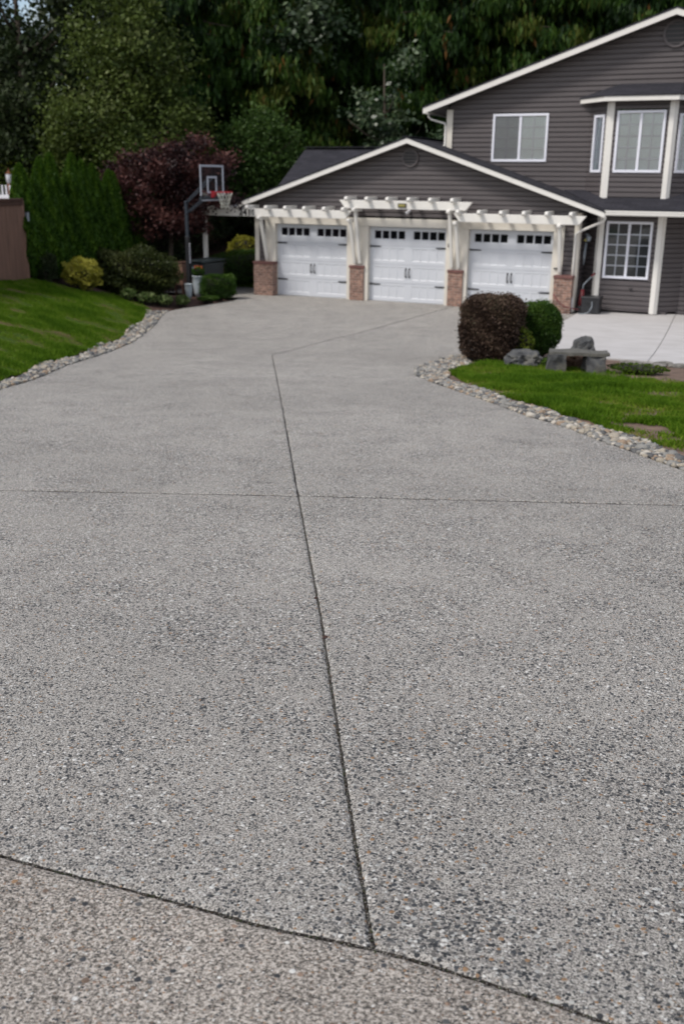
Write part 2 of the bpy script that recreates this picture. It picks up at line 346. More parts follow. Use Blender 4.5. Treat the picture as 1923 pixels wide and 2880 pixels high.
# ---------------------------------------------------------------- ground, driveway, lawns
def sheet(name, poly, hfun, step, mat, hole=None, kind='structure', skirt=0, ring=0, drop=.006):
    """a draped sheet over a 2D polygon, with a rounded edge ring and side walls"""
    P = [Vector(p) for p in poly]
    pts = []; 
    def resample(P, st):
        out = []
        for i in range(len(P)):
            a, b = P[i], P[(i+1) % len(P)]; n = max(1, int((b-a).length/st))
            out += [a.lerp(b, k/n) for k in range(n)]
        return out
    rim = resample(P, min(step, .35))
    nb = len(rim); pts = list(rim)
    edges = [(i, (i+1) % nb) for i in range(nb)]
    for rr in ((ring, ring*3.2) if ring else ()):
        cx = []
        for i in range(nb):
            a, b, c = rim[i-1], rim[i], rim[(i+1) % nb]
            t = (c-a).normalized(); nrm = Vector((-t.y, t.x)); cx.append(b+nrm*rr)
        base = len(pts); pts += cx; edges += [(base+i, base+(i+1) % nb) for i in range(nb)]
    xs = [p.x for p in P]; ys = [p.y for p in P]
    gx = np.arange(min(xs), max(xs), step); gy = np.arange(min(ys), max(ys), step)
    X, Y = np.meshgrid(gx, gy); X = X.ravel()+.01; Y = Y.ravel()+.013
    m = inpoly(X, Y, [tuple(p) for p in P]); X = X[m]; Y = Y[m]
    pl = [tuple(p) for p in P]+[tuple(P[0])]
    dd = np.abs(pdist(X, Y, pl)); m = dd > max(ring*5, step*.3); X = X[m]; Y = Y[m]
    pts += [Vector((a, b)) for a, b in zip(X, Y)]
    vv, ee, ff, *_ = delaunay_2d_cdt(pts, edges, [], 0, 1e-5)
    vx = np.array([v.x for v in vv]); vy = np.array([v.y for v in vv])
    keep = [f for f in ff if inpoly(np.mean([vv[i].x for i in f]), np.mean([vv[i].y for i in f]), [tuple(p) for p in P])]
    z = np.array(hfun(vx, vy), float)
    bd = np.abs(pdist(vx, vy, pl))
    if ring: z = z-drop*np.clip(1-bd/(ring*3.2), 0, 1)**2
    verts = [(a, b, c) for a, b, c in zip(vx, vy, z)]; faces = [tuple(f) for f in keep]
    if skirt:
        i0 = len(verts)
        rz = [float(hfun(np.array([p.x]), np.array([p.y]))[0])-(drop if ring else 0) for p in rim]
        verts += [(p.x, p.y, q) for p, q in zip(rim, rz)]+[(p.x, p.y, q-skirt) for p, q in zip(rim, rz)]
        faces += [(i0+i, i0+nb+i, i0+nb+(i+1) % nb, i0+(i+1) % nb) for i in range(nb)]
    me = bpy.data.meshes.new(name); me.from_pydata(verts, [], faces)
    bm = bmesh.new(); bm.from_mesh(me); bmesh.ops.remove_doubles(bm, verts=bm.verts, dist=1e-4); bmesh.ops.recalc_face_normals(bm, faces=bm.faces)
    up_ = sum(f.normal.z*f.calc_area() for f in bm.faces)
    if up_ < 0: bmesh.ops.reverse_faces(bm, faces=bm.faces)
    bm.to_mesh(me); bm.free()
    me.materials.append(MAT[mat])
    if skirt and ring and mat != 'smooth_concrete':
        me.materials.append(MAT['joint_dirt'])
        me.polygons.foreach_set('material_index', [1 if abs(p.normal.z) < .3 else 0 for p in me.polygons])
    o = bpy.data.objects.new(name, me); COL.objects.link(o)
    tag(o, kind=kind); return o

def ground():
    def axis(lo, hi, c0, c1, fine, coarse):
        a = list(np.arange(lo, c0, coarse))+list(np.arange(c0, c1, fine))+list(np.arange(c1, hi+1, coarse)); return np.array(a)
    xs = axis(-200, 200, -16, 20, .5, 8); ys = axis(-100, 200, -30, 20, .5, 8)
    X, Y = np.meshgrid(xs, ys); Z = gz(X, Y)+hl(X, Y)+rmound(X, Y)
    d = pdist(X, Y, PL); onl = (d > .25) | inpoly(X, Y, LR)
    Z = Z-np.where(onl, .03, .14)
    nx, ny = len(xs), len(ys)
    v = np.stack([X.ravel(), Y.ravel(), Z.ravel()], 1)
    f = [(j*nx+i, j*nx+i+1, (j+1)*nx+i+1, (j+1)*nx+i) for j in range(ny-1) for i in range(nx-1)]
    me = bpy.data.meshes.new('ground'); me.from_pydata(v.tolist(), [], f); me.materials.append(MAT['mulch'])
    me.polygons.foreach_set('use_smooth', [True]*len(f))
    o = bpy.data.objects.new('ground', me); COL.objects.link(o); tag(o, kind='structure')
ground()
def jit(P, amp=.004, st=.05, seed=0):
    """ragged joint line"""
    r = random.Random(seed); out = []
    for (a, b) in zip(P[:-1], P[1:]):
        a, b = Vector(a), Vector(b); n = max(1, int((b-a).length/st))
        out += [a.lerp(b, k/n)+Vector((r.uniform(-amp, amp), r.uniform(-amp, amp))) for k in range(n)]
    return [tuple(p) for p in out]+[tuple(P[-1])]
near = [(11.9, -26.06), (12.93, -26.05), (13.10, -26.06), (13.5, -26.01), (13.81, -26.0), (14.05, -25.955), (14.28, -25.95), (14.52, -25.96), (14.64, -25.97), (15.6, -26.08), (17.5, -26.3)]
def chaikin(P, n=2):
    for _ in range(n):
        Q = [P[0]]
        for a, b in zip(P[:-1], P[1:]): Q += [(a[0]*.75+b[0]*.25, a[1]*.75+b[1]*.25), (a[0]*.25+b[0]*.75, a[1]*.25+b[1]*.75)]
        P = Q+[P[-1]]
    return P
near = chaikin([p for i, p in enumerate(near) if i not in (2, 6)])
longi = [(14.05, -25.955), (13.73, -25.38), (13.30, -24.59), (12.91, -23.87), (11.60, -21.53), (8.98, -16.83), (5.62, -10.84)]
def off(P, d):
    out = []
    for i, p in enumerate(P):
        a = Vector(P[max(i-1, 0)]); b = Vector(P[min(i+1, len(P)-1)]); t = (b-a).normalized(); out.append((p[0]-t.y*d, p[1]+t.x*d))
    return out
zdrive = lambda x, y: gz(x, y)
G = .0048                                    # half width of a joint
nearT = off(near, G); nearB = off(near, -G*1.2)
J = (11.60, -21.53)
transL = [(7.0, -22.95), (9.51, -22.37), J]; transR = [J, (14.23, -20.55), (16.0, -19.95)]
LJ = [longi[0], longi[1], longi[2], longi[3], longi[4]]; LU = [longi[4], longi[5], longi[6]]
farj = [(5.62, -10.84), (5.42, -8.7), (5.38, -7.4), (5.55, -4.66), (5.75, -.3)]
def slab(name, poly, mat='driveway_aggregate', step=.3): return sheet(name, poly, zdrive, step, mat, skirt=.022, ring=.006, drop=.007)
# foreground slab right of and left of the main joint, bounded by the curved joint and the cross joint
lj_r = off(jit(LJ, .0018, .03, 1), -G*1.15); lj_l = off(jit(LJ, .0018, .03, 2), G*1.15)
tL_n = off(jit(transL, .004, .08, 3), -G*2.9); tL_f = off(jit(transL, .004, .08, 4), G*2.9)
tR_n = off(jit(transR, .004, .08, 5), -G*2.9); tR_f = off(jit(transR, .004, .08, 6), G*2.9)
lu_r = off(jit(LU, .004, .08, 7), -G*1.3); lu_l = off(jit(LU, .004, .08, 8), G*1.3)
fj_r = off(farj, -G*2.2); fj_l = off(farj, G*2.2)
nT = off(jit(near, .0022, .02, 9), G)
nTl = [p for p in nT if p[0] < 14.05-.008]; nTr = [p for p in nT if p[0] > 14.05+.004]
slab('driveway', nTl+[(14.05-G-.001, -25.955+G+.001)]+lj_l[1:-1]+[(J[0]-.012, J[1]-.010)]+tL_n[::-1][1:]+[(6.5, -26.3), (11.6, -26.2)])
slab('driveway', [(14.05+G+.001, -25.955+G+.001)]+nTr+[(17.6, -20.0), (16.0, -19.97)]+tR_n[::-1][1:-1]+[(J[0]+.006, J[1]-.012)]+lj_r[::-1][1:-1])
left_edge = [(7.4, -22.9), (7.0, -21.6), (5.04, -17.57), (4.63, -16.43), (3.62, -14.47), (2.78, -12.43), (1.94, -10.37), (.7, -7.77), (-.2, -6.1), (-.69, -5.09), (-.7, -4.31), (-.52, -3.37), (-.35, -2.2), (-.6, -1.4), (-3.5, -1.0), (-3.5, 6), (-.7, 6), (-.7, .05)]
slab('driveway', [(J[0]-.010, J[1]+.006)]+lu_l[1:]+fj_l[1:]+[(5.7, .05), (-.7, .05)]+left_edge[::-1][1:]+tL_f[1:-1], step=.35)
right_edge = PR[:15]
sheet('driveway_base', [(5.5, -27), (20, -27), (20, -20), (12, -14), (9.5, -1), (9.2, .1), (-.6, .1), (-.6, -5), (.8, -7.9), (5.2, -17.6), (6.5, -22)], lambda x, y: gz(x, y)-.015, .4, 'joint_dirt')
slab('driveway', [(J[0]+.010, J[1]+.010)]+tR_f[1:]+[(15.2, -20.8)]+right_edge[::-1][0:]+[(9.45, -8.0), (9.25, -.05), (9.25, .05), (5.78, .05)]+fj_r[::-1][1:]+lu_r[::-1][1:-1], step=.35)
sheet('pavement', [(6, -40), (24, -40), (24, -27)]+off(jit(near[::-1], .0022, .02, 19), G)+[(6, -26.4)], lambda x, y: gz(x, y)-.004, .3, 'apron_aggregate', skirt=.03, ring=.010, drop=.005)
sheet('patio', [(9.27, -.2), (9.47, -8.0), (10.0, -7.62), (11.5, -8.2), (12.33, -8.50), (11.73, .9), (9.27, .9)], lambda x, y: gz(x, y)+.012, .4, 'smooth_concrete', skirt=.12, ring=.01)
sheet('patio', [(12.345, -8.50), (13.0, -8.8), (16.5, -9.4), (18, .9), (11.745, .9)], lambda x, y: gz(x, y)+.012, .4, 'smooth_concrete', skirt=.12, ring=.01)

# grit caught in the near joints
gr_ = MB(); r_ = random.Random(77); ic = bmesh.new(); bmesh.ops.create_icosphere(ic, subdivisions=1, radius=1); icv = [v.co.copy() for v in ic.verts]; icf = [tuple(v.index for v in f.verts) for f in ic.faces]; ic.free()
grm = []
for P_, n_, wd in ((near, 2600, .0062), (LJ, 3000, .0052)):
    L_ = [0]
    for a, b in zip(P_[:-1], P_[1:]): L_.append(L_[-1]+math.hypot(b[0]-a[0], b[1]-a[1]))
    for _ in range(n_):
        t = r_.uniform(0, L_[-1]); k = max(i for i in range(len(L_)-1) if L_[i] <= t); u = (t-L_[k])/(L_[k+1]-L_[k]); a, b = P_[k], P_[k+1]
        tx, ty = b[0]-a[0], b[1]-a[1]; m = math.hypot(tx, ty); o_ = r_.gauss(0, wd*.55); x = a[0]+tx*u-ty/m*o_; y = a[1]+ty*u+tx/m*o_
        q = r_.uniform(.0012, .0032); z = float(gz(x, y))-.0135+q*.4+r_.uniform(0, .007); i0 = len(gr_.v)
        gr_.v += [(x+v.x*q*r_.uniform(.8, 1.3), y+v.y*q*1.1, z+v.z*q*.8) for v in icv]; gr_.f += [tuple(i0+i for i in f) for f in icf]; gr_.sm += [True]*len(icf); grm += [r_.choice((0, 1, 1, 2, 3))]*len(icf)
for nm, c in (('grit_a', (.20, .185, .165)), ('grit_b', (.09, .085, .08)), ('grit_c', (.05, .035, .022)), ('grit_d', (.035, .045, .018))): plain(nm, c, .9, .3, 60)
o = gr_.build('joint_grit', ['grit_a', 'grit_b', 'grit_c', 'grit_d']); o.data.polygons.foreach_set('material_index', grm); tag(o, 'sand, moss and grit caught in the near driveway joints', 'grit', kind='stuff')
# lawns
LWL = off(PL[1:10], .42)[:]+[(-1.5, -5.0), (-2.35, -5.2), (-2.55, -6.3), (-3.3, -7.0), (-3.8, -7.4), (-3.6, -11), (1, -22)]
sheet('lawn', LWL, lambda x, y: gz(x, y)+hl(x, y), .35, 'lawn')
LWR = [(9.75, -10.35), (9.62, -11.4), (9.75, -12.5), (10.37, -13.6), (10.97, -14.53), (11.71, -15.42), (12.2, -16.08), (12.75, -16.7), (13.3, -17.5), (14.01, -18.3), (15.0, -19.6), (16.4, -19.2), (16.4, -11.9), (13.29, -11.45), (12.01, -10.95), (10.6, -10.55)]
sheet('garden_bed', [(9.2,-8.6),(8.95,-10.2),(9.12,-12.1),(9.98,-13.75),(11.5,-15.7),(13.2,-17.9),(14.4,-19.5),(16.4,-19.5),(16.4,-9.55),(13.02,-8.9),(11.5,-8.35),(10.1,-7.75)], lambda x, y: gz(x, y)+hr(x, y)-.012, .35, 'soil')

def fast_mesh(name, V, F, nper, mat, parent=None, leaf=None, smooth=False):
    """V (n,3), faces of nper consecutive verts"""
    me = bpy.data.meshes.new(name); nv = len(V); nf = nv//nper
    me.vertices.add(nv); me.vertices.foreach_set('co', V.astype(np.float32).ravel())
    me.loops.add(nv); me.loops.foreach_set('vertex_index', np.arange(nv, dtype=np.int32))
    me.polygons.add(nf); me.polygons.foreach_set('loop_start', np.arange(0, nv, nper, dtype=np.int32))
    me.update(calc_edges=True)
    if leaf is not None:
        at = me.attributes.new('leaf', 'FLOAT_COLOR', 'FACE'); c = np.ones((nf, 4), np.float32); c[:, 0] = leaf; at.data.foreach_set('color', c.ravel())
    me.materials.append(MAT[mat]); o = bpy.data.objects.new(name, me); COL.objects.link(o)
    if parent: o.parent = parent
    return o
def unit(a): return a/np.maximum(np.linalg.norm(a, axis=1, keepdims=True), 1e-9)
def leaves(C, size, aspect=.55, updir=None, droop=0.0, outw=None, rnd=1.0, rng=RNG):
    """a rhombus leaf per centre"""
    n = len(C); d = unit(rng.normal(size=(n, 3))*rnd+(0 if outw is None else outw))
    d[:, 2] -= droop; d = unit(d)
    if updir is not None: d = unit(d*rnd*.6+np.array(updir))
    s = unit(np.cross(d, rng.normal(size=(n, 3))))
    L = (size*rng.uniform(.6, 1.35, n))[:, None]
    return np.stack([C-d*L*.5, C+s*L*aspect*.5+d*L*.05, C+d*L*.5, C-s*L*aspect*.5+d*L*.05], 1).reshape(-1, 3)
def grass(name, poly, dens, h, label, seed, bare=None):
    rng = np.random.default_rng(seed); P = np.array(poly); lo = P.min(0); hi = P.max(0)
    n = int((hi-lo).prod()*dens); X = rng.uniform(lo[0], hi[0], n); Y = rng.uniform(lo[1], hi[1], n)
    m = inpoly(X, Y, poly)
    X = X[m]; Y = Y[m]
    # thin patches and clumps
    q = np.sin(X*2.1+1.3*np.sin(Y*1.7))*np.sin(Y*1.9+1.1*np.sin(X*2.3+1))+.5*np.sin(X*5.3+Y*3.1)*np.sin(Y*6.1-X*2)
    q = q+.25*np.sin(X*13+3*np.sin(Y*7))*np.sin(Y*11+2*np.sin(X*9))
    keep = np.clip(1.2-1.5*np.maximum(q-.15, 0), .12, 1.2)
    for (bx0, by0, ra, rb, ang, st) in (bare or []):
        u = (X-bx0)*math.cos(ang)+(Y-by0)*math.sin(ang); v = -(X-bx0)*math.sin(ang)+(Y-by0)*math.cos(ang)
        e = np.sqrt((u/ra)**2+(v/rb)**2)+.45*q+.3*np.sin(X*9+2*np.sin(Y*5))*np.sin(Y*8+2*np.sin(X*6))+.15*np.sin(X*23+Y*9); keep = keep*np.clip((e-1)*1.6+1-st, 1-st, 1)
    ed = np.abs(pdist(X, Y, list(poly)+[poly[0]])); keep = keep*np.clip(.25+(ed+.08*q)/.10, 0, 1)
    m = rng.random(len(X)) < keep
    X = X[m]; Y = Y[m]; q = q[m]
    Z = gz(X, Y)+hl(X, Y)+rmound(X, Y)-.004; n = len(X)
    H = h*rng.uniform(.5, 1.25, n)*(1-.55*np.clip(q, -.6, .9)); a = rng.uniform(0, 2*np.pi, n); w = .0035+.003*rng.random(n)
    ln = rng.normal(size=(n, 2))*.42
    B = np.stack([X, Y, Z], 1); wv = np.stack([np.cos(a)*w, np.sin(a)*w, np.zeros(n)], 1)*1.6
    tip = B+np.stack([ln[:, 0]*H, ln[:, 1]*H, H], 1); V = np.stack([B-wv, B+wv, tip], 1).reshape(-1, 3)
    leaf = np.clip(.36+.17*rng.normal(size=n)+.36*q, 0, 1)
    return tag(fast_mesh(name, V, None, 3, 'grass', leaf=leaf), label, 'grass', kind='stuff')
grass('grass', LWR, 9500, .07, 'green tufty grass of the island lawn right of the driveway', 3, [(13.45, -16.95, .42, .20, -.75, 1), (12.95, -16.3, .30, .14, -.6, .95), (13.9, -17.6, .25, .14, -.9, .9), (12.4, -11.5, 1.5, .35, -.15, .97), (14.2, -12.0, 1.4, .5, -.2, .97), (11.3, -14.6, .5, .15, -.7, .95), (13.5, -13.6, .9, .3, .2, .9)])
grass('grass', off(PL[1:10], .36)+LWL[9:], 4200, .05, 'bright green mown grass on the slope left of the driveway', 4)
grass('grass', [(-3.2, 1.5), (-1.0, 1.0), (-1.0, 6), (-3.2, 6)], 900, .07, 'strip of grass behind the hedge left of the garage', 5)

# ---------------------------------------------------------------- river stones
def stone_mesh(mat, seed, rough=.12, sub=2, fl=.62):
    bm = bmesh.new(); bmesh.ops.create_icosphere(bm, subdivisions=sub, radius=1); r = random.Random(seed); o = Vector((r.random()*50, r.random()*50, 0))
    for v in bm.verts:
        k = 1+rough*noise.noise(v.co*1.3+o)*2; v.co = v.co*k; v.co.z *= fl; v.co.y *= .78
    for f in bm.faces: f.smooth = True
    me = bpy.data.meshes.new('river_stone'); bm.to_mesh(me); bm.free(); me.materials.append(MAT[mat]); return me
SM = [stone_mesh('stone_%s' % 'abcdebabe'[k % 9], k, .32) for k in range(18)]
def strip(P, w_of, n, seed):
    r = random.Random(seed); out = []; L = [0]
    for a, b in zip(P[:-1], P[1:]): L.append(L[-1]+math.hypot(b[0]-a[0], b[1]-a[1]))
    for _ in range(n):
        t = r.uniform(0, L[-1]); k = max(i for i in range(len(L)-1) if L[i] <= t); u = (t-L[k])/(L[k+1]-L[k])
        a, b = P[k], P[k+1]; tx, ty = (b[0]-a[0]), (b[1]-a[1]); m = math.hypot(tx, ty); w = w_of(t/L[-1]); q = r.uniform(-.03, 1)*w
        sgn = r.choice((1,)); out.append((a[0]+tx*u, a[1]+ty*u, -ty/m, tx/m, q, t/L[-1]))
    return out
def stones(P, side, w_of, n, seed, keep, group, label, stuff_label, s0, s1):
    r = random.Random(seed); cand = strip(P, w_of, n*7, seed); put = []; grid = {}
    for (x, y, nx, ny, q, t) in cand:
        x += nx*q*side; y += ny*q*side; s = (s0+(s1-s0)*r.random()**1.5)*(1 if r.random() < .9 else 1.5)
        key = (int(x/.15), int(y/.15)); ok = True
        for i in (-1, 0, 1):
            for j in (-1, 0, 1):
                for (px, py, ps) in grid.get((key[0]+i, key[1]+j), []):
                    if math.hypot(px-x, py-y) < (ps+s)*.62: ok = False
        if ok: grid.setdefault(key, []).append((x, y, s)); put.append((x, y, s))
        if len(put) >= n: break
    put.sort(key=lambda p: -p[2]/math.hypot(p[0]-14.8, p[1]+27.83))
    allv, allf, mi = [], [], []
    rest = MB()
    for k, (x, y, s) in enumerate(put):
        z = float(gz(x, y)+hl(x, y)+rmound(x, y)); rot = Matrix.Translation((x, y, z+s*.12+r.uniform(0, .012))) @ Matrix.Rotation(r.uniform(0, 6.28), 4, 'Z') @ Matrix.Rotation(r.uniform(-.35, .35), 4, 'X') @ Matrix.Diagonal((s, s, s*r.uniform(.8, 1.1), 1))
        me = SM[r.randrange(len(SM))]
        if k < keep:
            o = bpy.data.objects.new('river_stone', me); COL.objects.link(o); o.matrix_world = rot; tag(o, label, 'stone', group)
        else:
            i0 = len(rest.v); rest.v += [tuple(rot @ v.co) for v in me.vertices]; rest.f += [tuple(i0+i for i in p.vertices) for p in me.polygons]; rest.sm += [True]*len(me.polygons)
            mi += [SM.index(me)]*len(me.polygons)
    if rest.v:
        o = rest.build('pebbles', ['stone_%s' % c for c in 'abcde']); o.data.polygons.foreach_set('material_index', [['a', 'b', 'c', 'd', 'e'].index('abcdebabe'[m % 9]) for m in mi])
        tag(o, stuff_label, 'pebbles', kind='stuff')
wR = lambda t: .34+.30*math.exp(-((t-.22)/.12)**2)+.06*math.sin(t*40)
stones(PR[:15]+[(14.6, -19.9)], 1, wR, 2600, 21, 220, 'rounded river stones edging the island lawn', 'rounded river stone in the border between driveway and island lawn', 'small leftover stones filling the border of the island lawn', .020, .052)
stones(PL[1:10], 1, lambda t: .30+.08*math.sin(t*33)+.12*t, 1500, 22, 80, 'rounded river stones edging the sloping lawn', 'rounded river stone in the border below the sloping lawn on the left', 'small leftover stones filling the border of the sloping lawn', .026, .06)

# ---------------------------------------------------------------- the house
house = empty('house', (4.3, 0, 0)); tag(house, 'dark grey sided two storey house with three white garage doors', 'house')
HM = Matrix.Translation((-4.3, 0, 0))
def hpart(mb, name, mat, parent=house, bevel=0, label=None):
    o = mb.build(name, mat, None, bevel); o.parent = parent
    o.matrix_parent_inverse = Matrix.Identity(4)
    if parent is house: o.location = (-4.3, 0, 0)
    if label: o['label'] = label
    return o
CH = .127
def siding(mb, p0, d, n, z0, z1, ext, holes=()):
    """lap siding: p0 origin (x,y), d unit direction, n outward unit normal, ext(z)->(a,b)"""
    k = int(math.floor(z0/CH)); z = k*CH
    while z < z1-1e-6:
        zb, zt = max(z, z0), min(z+CH, z1)
        a0, b0 = ext(zb); a1, b1 = ext(zt)
        if b0 > a0:
            if b1 < a1: a1 = b1 = (a1+b1)/2
            ivs = [(a0, b0, a1, b1)]
            for (ha, hb, hz0, hz1) in holes:
                if (zb+zt)/2 > hz0 and (zb+zt)/2 < hz1:
                    nv = []
                    for (A, B, A1, B1) in ivs:
                        if ha > A and ha < B: nv.append((A, ha, A1, min(max(ha, A1), B1)))
                        if hb < B and hb > A: nv.append((hb, B, max(min(hb, B1), A1), B1))
                        if hb <= A or ha >= B: nv.append((A, B, A1, B1))
                    ivs = nv
            for (A, B, A1, B1) in ivs:
                def P(t, o, zz): return (p0[0]+d[0]*t+n[0]*o, p0[1]+d[1]*t+n[1]*o, zz)
                f1, f2 = .66, .80; zm, zn = zb+(zt-zb)*f1, zb+(zt-zb)*f2; L = lambda u, v, f: u+(v-u)*f
                mb.quad(P(A, .034, zb), P(B, .034, zb), P(L(B, B1, f1), .030, zm), P(L(A, A1, f1), .030, zm))
                mb.quad(P(L(A, A1, f1), .030, zm), P(L(B, B1, f1), .030, zm), P(L(B, B1, f2), .003, zn), P(L(A, A1, f2), .003, zn))
                mb.quad(P(L(A, A1, f2), .003, zn), P(L(B, B1, f2), .003, zn), P(B1, .002, zt), P(A1, .002, zt))
                mb.quad(P(A, .002, zb), P(B, .002, zb), P(B, .034, zb), P(A, .034, zb))
        z += CH
    return mb
# garage front wall
roofz = lambda x: 4.40-abs(x-4.3)/3
def gext(z):
    w = min(4.92, max(0, (4.40-z)*3)) if z < 4.40 else 0
    return (4.3-w, 4.3+min(w, 4.83))
s = MB(); siding(s, (0, -.1), (1, 0), (0, -1), 0.02, 4.40, gext, [(-.34, 8.77, -1, 2.35)])
hpart(s, 'wall', 'siding', label='lap sided front wall of the garage')
s = MB(); siding(s, (-.62, 0), (0, 1), (-1, 0), 0.02, 2.75, lambda z: (-.1, 8)); hpart(s, 'wall', 'siding', label='left side wall of the garage')
s = MB(); siding(s, (9.13, -.1), (0, 1), (1, 0), .02, 2.75, lambda z: (0, 1.1)); hpart(s, 'wall', 'siding', label='right side wall of the garage')
# upper storey front wall
uz = lambda x: 7.42-abs(x-10.98)/3
def uext(z):
    w = (7.42-z)*3; return (max(5.0, 10.98-w), min(17.0, 10.98+w))
s = MB(); siding(s, (0, 1.0), (1, 0), (0, -1), 2.4, 7.42, uext, [(6.30, 7.86, 3.92, 5.17), (9.05, 11.70, 2.4, 5.35)])
siding(s, (0, 1.0), (1, 0), (0, -1), .02, 2.4, lambda z: (11.70, 17.0))
hpart(s, 'wall', 'siding', label='upper gable wall of the main house')
s = MB(); siding(s, (5.0, 1.0), (0, 1), (-1, 0), 2.6, 5.5, lambda z: (0, 10)); siding(s, (17.0, 1.0), (0, 1), (1, 0), 0, 5.5, lambda z: (0, 10)); siding(s, (5, 11), (1, 0), (0, 1), 0, 5.5, lambda z: (0, 12)); hpart(s, 'wall', 'siding', label='side and rear walls of the main house')
# bay, two storeys
bA, bB, bC, bD = Vector((9.0, 1.0)), Vector((9.6, .45)), Vector((11.18, .45)), Vector((11.75, 1.0))
def face(a, b): 
    d = (b-a).normalized(); return d, Vector((d.y, -d.x)), (b-a).length
s = MB()
dAB, nAB, lAB = face(bA, bB); dCD, nCD, lCD = face(bC, bD)
for z0, z1, up_ in ((.08, 2.70, 0), (2.80, 5.42, 1)):
    siding(s, bA, dAB, nAB, z0, z1, lambda z: (0, lAB), [(.20, .64, 3.66, 5.08)] if up_ else [])
    siding(s, bB, (1, 0), (0, -1), z0, z1, lambda z: (0, 1.58), [(.18, 1.41, 3.66, 5.16)] if up_ else [(.16, 1.37, .93, 2.42)])
    siding(s, bC, dCD, nCD, z0, z1, lambda z: (0, lCD), [(.17, .61, 3.66, 5.08)] if up_ else [])
s.box(9.3, 11.5, .6, 1.0, .02, .07)
hpart(s, 'bay', 'siding', label='two storey bay with canted sides')
# trims
s = MB()
s.box(-.34, 8.77, -.16, -.08, 2.13, 2.36)                                  # header over the three doors
for a, b in ((-.34, 0), (2.386, 3.064), (5.45, 6.094), (8.48, 8.77)): s.box(a, b, -.16, .06, 0.0 if a != 0 else 0, 2.127)
hpart(s, 'door_surround', 'cream_trim', bevel=.004)
s = MB()
s.box(-.70, -.56, -.15, -.02, .02, 2.62); s.box(-.70, -.62, -.02, .1, .02, 2.62); hpart(s, 'corner_trim', 'cream_trim', bevel=.004); s = MB()
s.box(9.03, 9.17, -.15, -.02, .02, 2.62); s.box(9.13, 9.17, -.02, .1, .02, 2.62); hpart(s, 'corner_trim', 'cream_trim', bevel=.004); s = MB()
s.box(4.95, 5.13, .93, .975, 3.9, 5.30); s.box(4.95, 4.99, .975, 1.1, 3.9, 5.3)
hpart(s, 'corner_trim', 'cream_trim', bevel=.004)
for P0, n1, n2, nm in ((bB, nAB, Vector((0, -1)), 0), (bC, Vector((0, -1)), nCD, 0)):
    s = MB()
    d1 = Vector((-n1.y, n1.x)); d2 = Vector((-n2.y, n2.x)); o = (n1+n2).normalized()*.055
    d1 = (P0-bA).normalized() if P0 is bB else Vector((1, 0)); d2 = Vector((1, 0)) if P0 is bB else (bD-bC).normalized()
    pl = [P0-d1*.10+n1*.01, P0-d1*.10+n1*.05, P0+o, P0+d2*.10+n2*.05, P0+d2*.10+n2*.01]
    for z0, z1 in ((.03, 2.62), (2.93, 5.40)): s.prism([(p.x, p.y, z0) for p in pl], (0, 0, z1-z0))
    hpart(s, 'corner_post', 'white_trim', bevel=.004)
# windows
def window(x, y, d, w, z0, z1, cols, rows, mull=True, blind='blind', dy=.05, gap=.0, part='window'):
    """x,y lower left corner; d unit direction"""
    d = Vector((d[0], d[1], 0)); n = Vector((d.y, -d.x, 0)); o = Vector((x, y, 0)); c = .065
    def B(mb, a, b, f0, f1, za, zb):
        p = o+d*a-n*f0; mb.prism([p+Vector((0, 0, za)), p+Vector((0, 0, zb)), p+Vector((0, 0, zb))+d*(b-a), p+Vector((0, 0, za))+d*(b-a)], n*(f1+f0)); return mb
    f = MB(); B(f, 0, w, .04, .06, z0, z0+c); B(f, 0, w, .04, .06, z1-c, z1); B(f, 0, c, .04, .06, z0+c, z1-c); B(f, w-c, w, .04, .06, z0+c, z1-c)
    if mull: B(f, w/2-.035, w/2+.035, .038, .042, z0+c, z1-c)
    fr = hpart(f, part, 'vinyl', bevel=.005)
    g = MB(); a = o+d*c+n*.012; g.quad(a+Vector((0, 0, z0+c)), a+d*(w-2*c)+Vector((0, 0, z0+c)), a+d*(w-2*c)+Vector((0, 0, z1-c)), a+Vector((0, 0, z1-c)))
    hpart(g, 'pane', 'window_glass', fr)
    if cols:
        m = MB(); half = [(c, w/2-.035), (w/2+.035, w-c)] if mull else [(c, w-c)]
        for (a, b) in half:
            for k in range(1, cols): t = a+(b-a)*k/cols; B(m, t-.017, t+.017, .004, .008, z0+c, z1-c)
            for k in range(1, rows): t = z0+c+(z1-z0-2*c)*k/rows; B(m, a, b, .003, .007, t-.017, t+.017)
        hpart(m, 'glazing_bar', 'vinyl', fr)
    bl = MB(); z = z0+c
    while z < z1-c-.02:
        p = o+d*c-n*.03; bl.prism([p+Vector((0, 0, z+.034)), p-n*.016+Vector((0, 0, z+.048)), p-n*.016+Vector((0, 0, z+.045)), p+Vector((0, 0, z))], d*(w-2*c)); z += .048
    if gap: pass
    hpart(bl, 'blind', blind, fr)
    r = MB(); B(r, -.02, w+.02, .20, -.18, z0-.02, z1+.02); hpart(r, 'dark_backing', 'room_dark', fr)  # thin dark slab stands in for the unlit room
    return fr
mw = window(6.30, 1.0, (1, 0), 1.56, 3.92, 5.17, 2, 4)
g = MB(); g.quad((6.37, .962, 3.99), (7.04, .962, 3.99), (7.04, .962, 5.10), (6.37, .962, 5.10)); hpart(g, 'insect_screen', 'insect_screen', mw)
window(9.78, .45, (1, 0), 1.23, 3.65, 5.17, 2, 5)
p = bA+dAB*.20; window(p.x, p.y, dAB, .44, 3.65, 5.09, 2, 5, mull=False)
p = bC+dCD*.17; window(p.x, p.y, dCD, .44, 3.65, 5.09, 2, 5, mull=False)
window(9.76, .45, (1, 0), 1.21, .93, 2.42, 2, 5, blind='blind_dim')
